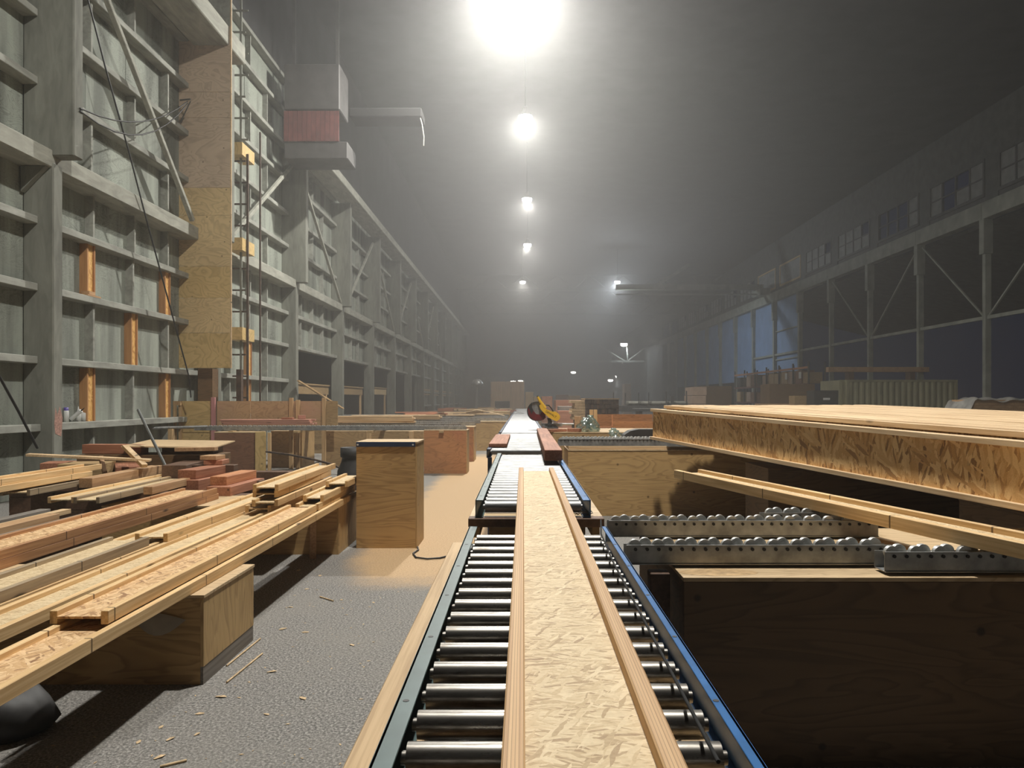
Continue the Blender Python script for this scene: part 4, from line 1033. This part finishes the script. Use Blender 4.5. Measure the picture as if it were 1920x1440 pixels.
blk('short reddish block on top of the pink boards',-5.3,17.3,SK+.12,.25,.14,.04,'timber_red')
blk('pink triangular offcut on the pink boards',-5.0,17.45,SK+.12,.16,.1,.09,'board_pink',.4)
pile('pale plank in the long low pile right of the bin wall','pale planks on the left skate rails',-4.1,18.64,1,4,2.9,.24,.04,'board_pale_x')
pile('pale plank in the second long pile toward the wall openings','pale planks beyond the bin wall',-3.6,21.88,1,3,2.5,.24,.04,'board_pale_x')
for i,(px,py,Z_,L_,a_,mt) in enumerate(((760,772,26,1.4,.2,'board_pale_x'),(800,776,26.5,1.5,.35,'timber_red_x'),(840,771,27,1.8,-.2,'board_pale_x'),(870,768,29,1.6,.45,'board_pale_x'),(905,769,29,1.5,-.5,'board_pale_x'),(780,768,29.4,1.6,.1,'timber_red_x'),(820,766,29.3,1.3,.5,'board_pale_x'))):
    nms=('first','second','third','fourth','fifth','sixth','seventh')[i]
    blk('loose offcut board on the far left skate rails, %s from the left by stacking'%nms,(px-VX)*Z_/F,Z_,SK+.001+.05*(i%2),L_,.28,.05,mt,a_,pitch=0,name='loose_board',cat='board')
# bent thin sheet
vs=[];fs=[]
for i in range(13):
    u=i/12; zz=.22*math.sin(PI*u)
    for y in (0,.5): vs.append((u*2.6,y,zz)); 
for i in range(12): fs.append((2*i,2*i+1,2*i+3,2*i+2))
n0=len(vs); vs2=vs+[(x,y,z_-.012) for x,y,z_ in vs]; fs2=fs+[tuple(j+n0 for j in f[::-1]) for f in fs]
tag(obj('bowed_sheet',MB().add(vs2,fs2),M['board_pale_x'],None,(-3.2,26.2,SK+.015)),'thin pale board bowed upward on the far left rails','sheet')
tag(obj('bowed_sheet',MB().add(vs2,fs2),M['board_pale_x'],None,(-2.4,29.0,SK+.015),(0,0,.1)),'second thin board bowed upward beside the conveyor','sheet')
pb('low plywood crate at the end of the far left rails',918,956,31.5,1.0,771,'ply_dull')

# ================================================================== FAR YARD
def cb(name,label,cat,px0,px1,ytop,Z,dep,mat,ybot=None,c=.01,group=None):
    e=Z/F; z1=CAMZ-(ytop-VY)*e; z0=0 if ybot is None else CAMZ-(ybot-VY)*e
    o=tag(obj(name,B(-(px1-px0)*e/2,(px1-px0)*e/2,0,dep,0,z1-z0,c),M[mat],None,(((px0+px1)/2-VX)*e,Z,z0)),label,cat)
    if group: o['group']=group
    return o
# ribbed tan box
t=thing('ribbed_box','tall tan ribbed container far down the aisle left of the saw','container',(-1.0,55,0)); 
obj('body',B(-1.25,1.15,0,4,0,2.92),M['tan_metal'],t)
for i in range(14): obj('rib',B(-1.22+i*.172,-1.13+i*.172,-.06,0,.05,2.88),M['tan_metal'],t)
cb('dark_skip','dark low skip before the tan ribbed box','skip',928,955,752,48,2,'charcoal')
cb('far_crate','brown crate right of the tan ribbed box','crate',985,1000,735,52,2,'ply_dull')
cb('far_crate','brown crate with pale top behind the saw handle','crate',1001,1016,744,44,2,'ply_dull')
cb('far_crate','dark red crate behind the saw','crate',1016,1036,743,40,1.5,'timber_red')
cb('lumber_bundle','reddish lumber bundle behind the saw body','lumber',1042,1090,750,34,2.5,'timber_red_x')
cb('lumber_bundle','grey pipe bundle to the right of the saw','lumber',1048,1085,762,27,1.2,'board_grey')
cb('lumber_bundle','low red lumber bundle under the grey pipe bundle','lumber',1045,1092,770,26.5,.4,'timber_red_x')
cb('far_crate','dark red crate among the far stacks','crate',1044,1066,740,60,2,'ply_brown')
cb('far_crate','brown flat crate right of the dark red one','crate',1068,1088,742,58,2,'ply_dull')
# far small yard clutter left of conveyor
random.seed(11)
for i in range(14):
    px=835+i*9.5; Z_=34+random.random()*12; e=Z_/F
    o=blk('small timber offcut in the distant yard left of the conveyor',(px-VX)*e,Z_,1.0,.5+random.random()*.5,.4,.08+random.random()*.1,random.choice(['board_pale_x','timber_red_x','ply_dull']),random.uniform(-.5,.5),name='offcut',cat='offcut'); o['group']='distant offcuts left of the conveyor'
t=thing('yard_bench','long low plywood bench holding the distant offcuts','bench',(-2.4,33.5,0)); obj('bench_body',B(-2.6,1.2,0,13.5,0,.998),M['ply_dark'],t)
# dark log-like stack of lumber ends with pale boards beside it
t=thing('dark_lumber_stack','dark weathered lumber stack seen end on right of the saw','lumber stack',((1128-VX)*22/F,22,0)); e=22/F
rr=MB(); random.seed(5)
for r in range(12):
    for c_ in range(12):
        xx=(-30+c_*5.2)*e; zz=r*.135
        obj('board_end',B(xx+random.uniform(-.01,.01),xx+5.1*e,random.uniform(-.06,.05),1.6,zz,zz+.128),M['rust' if random.random()<.85 else 'timber_dark'],t)
obj('cover_board',B(-31*e,33*e,-.05,1.6,1.622,1.645),M['ply_dull'],t)
for r in range(7): 
    o=blk('pale plank in the pile left of the dark lumber stack',(1090-VX)*e+random.uniform(-.08,.08),22.2,1.03+r*.08,.42+random.random()*.15,1.2,.075,'board_pale',0,name='lumber',cat='lumber'); o['group']='pale planks beside the dark lumber stack'
cb('plank_stand','stand under the pale planks by the dark lumber stack','stand',1080,1100,787.4,22.2,1.2,'ply_dark')
# black steel rack with stakes
t=thing('steel_rack','long black steel rack with upright stakes behind the lumber','rack',(4.2,30,0)); e=30/F
obj('deck',B((1165-VX)*e-4.2,(1292-VX)*e-4.2,0,1.6,1.15,1.38,.01),M['charcoal'],t)
obj('bright_edge',B((1186-VX)*e-4.2,(1258-VX)*e-4.2,-.02,0,1.25,1.28),M['galv'],t)
obj('rack_leg',B((1200-VX)*e-4.2,(1206-VX)*e-4.2,.2,1.2,0,1.15),M['charcoal'],t); obj('rack_leg',B((1270-VX)*e-4.2,(1276-VX)*e-4.2,.2,1.2,0,1.15),M['charcoal'],t)
for px,h,wd in ((1151,46,1.2),(1173,47,2),(1198,46,1),(1217,46,1),(1250,44,2),(1261,52,5),(1288,43,1.6)):
    obj('stake',B((px-wd/2-VX)*e-4.2,(px+wd/2-VX)*e-4.2,.05,.12,1.38,1.6+(50-h+6 if px!=1261 else 9-0)*.0+ (CAMZ*0)+ ( (750-(690+h))*e if px!=1261 else (750-743)*e)),M['charcoal'],t)
o=obj('pipe_load',MB(),M['galv_dull'],t)
bpy.data.objects.remove(o)
for i in range(5): obj('pipe',MB().cyl(((1180-VX)*e-4.2,.3+i*.22,1.47),((1292-VX)*e-4.2,.3+i*.22,1.47),.09,n=8),M['galv_dull'],t)
# carton stacks
for r in range(5):
    e=40/F
    o=blk('strapped lumber pack in the lit five-high stack',(1311-VX)*e+random.uniform(-.04,.04),40,.05+r*.45,26*e,2,.425,'carton',random.uniform(-.02,.02),name='lumber_pack',cat='pack'); o['group']='five-high stack of strapped packs'
cb('pack_pallet','pallet under the five-high pack stack','pallet',1297,1326,794.2,40,2,'timber_dark',c=0)
for r in range(4):
    e=75/F
    o=blk('pale pack in the distant lit stack below the paired lamps',(1177-VX)*e,75,r*.8,15*e-.05*r,2,.78,'carton',random.uniform(-.05,.05),name='lumber_pack',cat='pack'); o['group']='distant lit pack stack'
cb('lumber_block','dim block of banded lumber right of the five-high stack','lumber',1322,1372,724,44,3,'ply_dark')
# storage racking under the blue sheets
t=thing('pallet_rack','long storage racking with red beams below the blue sheets','rack',(19.4,52,0))
for i in range(7):
    for x in (0,1.1): obj('rack_post',B(x-.05,x+.05,i*3-.05,i*3+.05,0,4.2),M['crane_dark'],t)
for zz in (1.3,2.6,3.75):
    for i in range(6): obj('rack_beam',B(-.06,.04,i*3+.06,i*3+2.94,zz,zz+.14),M['timber_orange' if zz>3 else 'crane_red'],t)
for i,(yy,zz) in enumerate(((55.6,3.1),(58.4,3.1),(55.4,1.75),(58.6,1.75))):
    obj('paper_notice',B(-.012,0,0,.45,0,.45),M['white'],t,(-.07,yy-2.4-52,zz))
random.seed(21)
for i in range(6):
    for zz in (0,1.44,2.74):
        for q in (0,1):
            if random.random()<.8:
                o=tag(obj('stored_carton',B(0,.9,0,1.2,0,.75+.25*random.random(),.01),M[random.choice(['carton','ply_brown','charcoal','ply_dull'])],None,(19.5,52.15+i*3+q*1.4,zz+.001)),'carton stored in the racking below the blue sheets','carton','cartons in the storage racking')
for (px,py,Z_) in ((1418,702,53),(1431,701,53),(1418,727,53),(1433,728,53)):
    pass
# shipping container
t=thing('shipping_container','olive corrugated shipping container before the open bays','container',(0,45,0)); e=45/F
x0=(1588-VX)*e; x1=(1795-VX)*e; zt=CAMZ+38*e
obj('body',B(x0+.06,x1-.06,.06,2.5,.15,zt-.06),M['container'],t)
obj('end_wall',MB().box(x0,x0+.1,0,4,.1,zt),M['container'],t)
nr=18
for i in range(nr):
    a=x0+.1+i*(x1-x0-.2)/nr; obj('rib',MB().add([(a,.06,.15),(a+.09,-.01,.15),(a+.2,-.01,.15),(a+.29,.06,.15),(a,.06,zt-.1),(a+.09,-.01,zt-.1),(a+.2,-.01,zt-.1),(a+.29,.06,zt-.1)],[(0,1,5,4),(1,2,6,5),(2,3,7,6)]),M['container'],t)
obj('top_rail',B(x0,x1,-.03,.06,zt-.12,zt),M['container'],t); obj('bottom_rail',B(x0,x1,-.03,.06,0,.16),M['container'],t)
obj('corner_post',B(x0-.02,x0+.12,-.04,.1,0,zt),M['container'],t); obj('corner_post',B(x1-.12,x1,-.04,.1,0,zt),M['container'],t)
dx0=(1553-VX)*47/F
obj('end_door',MB().box(dx0,x0,.3,.36,0,zt),M['container'],t)
for i in range(5): obj('door_rib',B(dx0+.05+i*.2,dx0+.14+i*.2,.24,.3,.1,zt-.1),M['container'],t)
tag(obj('roof_timber',B(x0-.6,x1-1.0,1,1.4,zt+.5,zt+.8,.01),M['timber_tan']),'long brown beam lying above the shipping container','beam')
for i,xx in enumerate((x0+.6,x1-2.2)): tag(obj('beam_block',B(xx,xx+.3,.9,1.5,zt+.001-.0,zt+.499),M['timber_dark']),('left','right')[i]+' block under the beam on the container','block')
for n_ in ('roof_timber','beam_block','beam_block.001'):
    if n_ in bpy.data.objects: bpy.data.objects[n_].location.y=45.2
cb('tool_cabinet','black steel cabinet with a bright handle before the container','cabinet',1527,1572,732,36,1,'charcoal')
cb('cabinet_handle','x','handle',1543,1556,746,36,.02,'white',750)
h=bpy.data.objects['cabinet_handle']; cab=bpy.data.objects['tool_cabinet']
for k_2 in ('label','category'): del h[k_2]
h.parent=cab; h.location=h.location-cab.location+Vector((0,-.03,0))
cb('panel_stack','brown board stack left of the black cabinet','panels',1443,1528,720,38.5,1.5,'ply_dark')
cb('panel_stack','olive crate beside the black cabinet','crate',1490,1528,742,37,.8,'ply_dull')
cb('white_edge_board','pale plank lying on trestles before the brown boards','plank',1420,1490,757,35,.4,'timber_tan',759.5)
for a in (1430,1462): cb('trestle','low trestle at pixel side %s of the pale plank'%('left' if a==1430 else 'right'),'trestle',a,a+4,759.7,35.05,.3,'timber_dark')
for i,o in enumerate([o for o in bpy.data.objects if o.name.startswith('trestle') and 'post' not in o.name]): o['label']=('left','right')[i]+' low trestle under the pale plank far right'
# tarped lumber at the right edge
t=thing('tarped_stack','brown lumber stack under a wrinkled grey tarp at the right edge','lumber stack',((1870-VX)*24/F,24,0)); e=24/F
for r in range(7): obj('lumber_layer',B(-45*e,60*e,0,1.2,.98+r*.09,1.065+r*.09),M['timber_tan'],t)
obj('stack_base',B(-45*e,60*e,.1,1.2,0,.975),M['timber_dark'],t)
vs=[];fs=[];nx,ny=24,8
for i in range(nx+1):
    for j in range(ny+1):
        u=i/nx;v=j/ny
        xx=(-56+118*u)*e; yy=-.12+1.5*v
        z_=1.635+.035*math.sin(9*u+4*v)+.03*math.sin(21*u-6*v)
        if u<.1: z_-= (.1-u)*3.6
        if v<.12: z_-=(.12-v)*.4
        vs.append((xx,yy,z_))
for i in range(nx):
    for j in range(ny): a=i*(ny+1)+j; fs.append((a,a+ny+1,a+ny+2,a+1))
obj('tarp',MB().add(vs,fs,True),M['tarp'],t)
# ================================================================== LITTER
random.seed(9)
chipm=MB().add([(-.03,0,.002),(-.01,-.016,.004),(.028,-.006,.002),(.03,.008,.003),(-.005,.015,.006)],[(0,1,2,3,4)]).me('wood_chip')
cpts=[(545,1139),(530,1180),(572,1186),(640,1125),(405,1146+30),(374,1339),(320,1386),(370,1377),(302,1364),(415,1307),(510,1090+170),(568,1310),(575,1105),(300,1420),(500,1340),(260,1392),(600,1080),(560,1050+20),(700,1130),(660,1210)]
for px,py in cpts:
    Z_=1.6*F/(py-VY); 
    o=tag(obj('wood_chip',chipm,M['chip'],None,((px-VX)/F*Z_,Z_,.001),(0,0,random.random()*6)),'pale wood chip lying on the grey floor left of the conveyor','chip','wood chips on the aisle floor'); o.scale=(.6+random.random()*.5,)*3
mb=MB()
for i in range(420):
    x=random.uniform(-2.2,-.45); y=random.uniform(3.0,9.5); a=random.random()*6; s_=.004+.012*random.random()**2
    if x>-1.0-.1*(9-y): pass
    mb.add([(x+s_*math.cos(a),y+s_*math.sin(a),.002),(x-s_*.4*math.sin(a),y+s_*.4*math.cos(a),.003),(x-s_*math.cos(a),y-s_*math.sin(a),.002),(x+s_*.4*math.sin(a),y-s_*.4*math.cos(a),.003)],[(0,1,2,3)])
tag(obj('wood_shavings',mb,M['chip']),'fine pale shavings scattered over the aisle floor','shavings',kind='stuff')
for i,(a,b) in enumerate((((488,1199),(425,1250)),((492,1227),(425,1281)),((350,1428),(300,1440)),((600,1120),(625,1128)))):
    pa=[Vector(((p[0]-VX)/F*(1.6*F/(p[1]-VY)),1.6*F/(p[1]-VY),.006)) for p in (a,b)]
    tag(obj('splinter',MB().tube(pa,.006,5),M['chip']),('pale splinter lying off the corner of the near low box','second pale splinter on the floor in front of the near low box','splinter of wood at the bottom edge of the aisle','red splinter in the middle of the aisle')[i],'splinter')
tag(obj('scrap_sheet',MB().add([(-.70,7.35,.004),(-.48,7.35,.004),(-.45,8.4,.004),(-.60,8.45,.004),(-.63,8.2,.004),(-.66,7.9,.004)],[(0,1,2,3,4,5)]),M['board_grey']),'thin grey scrap sheet on the sawdust left of the second conveyor','sheet')
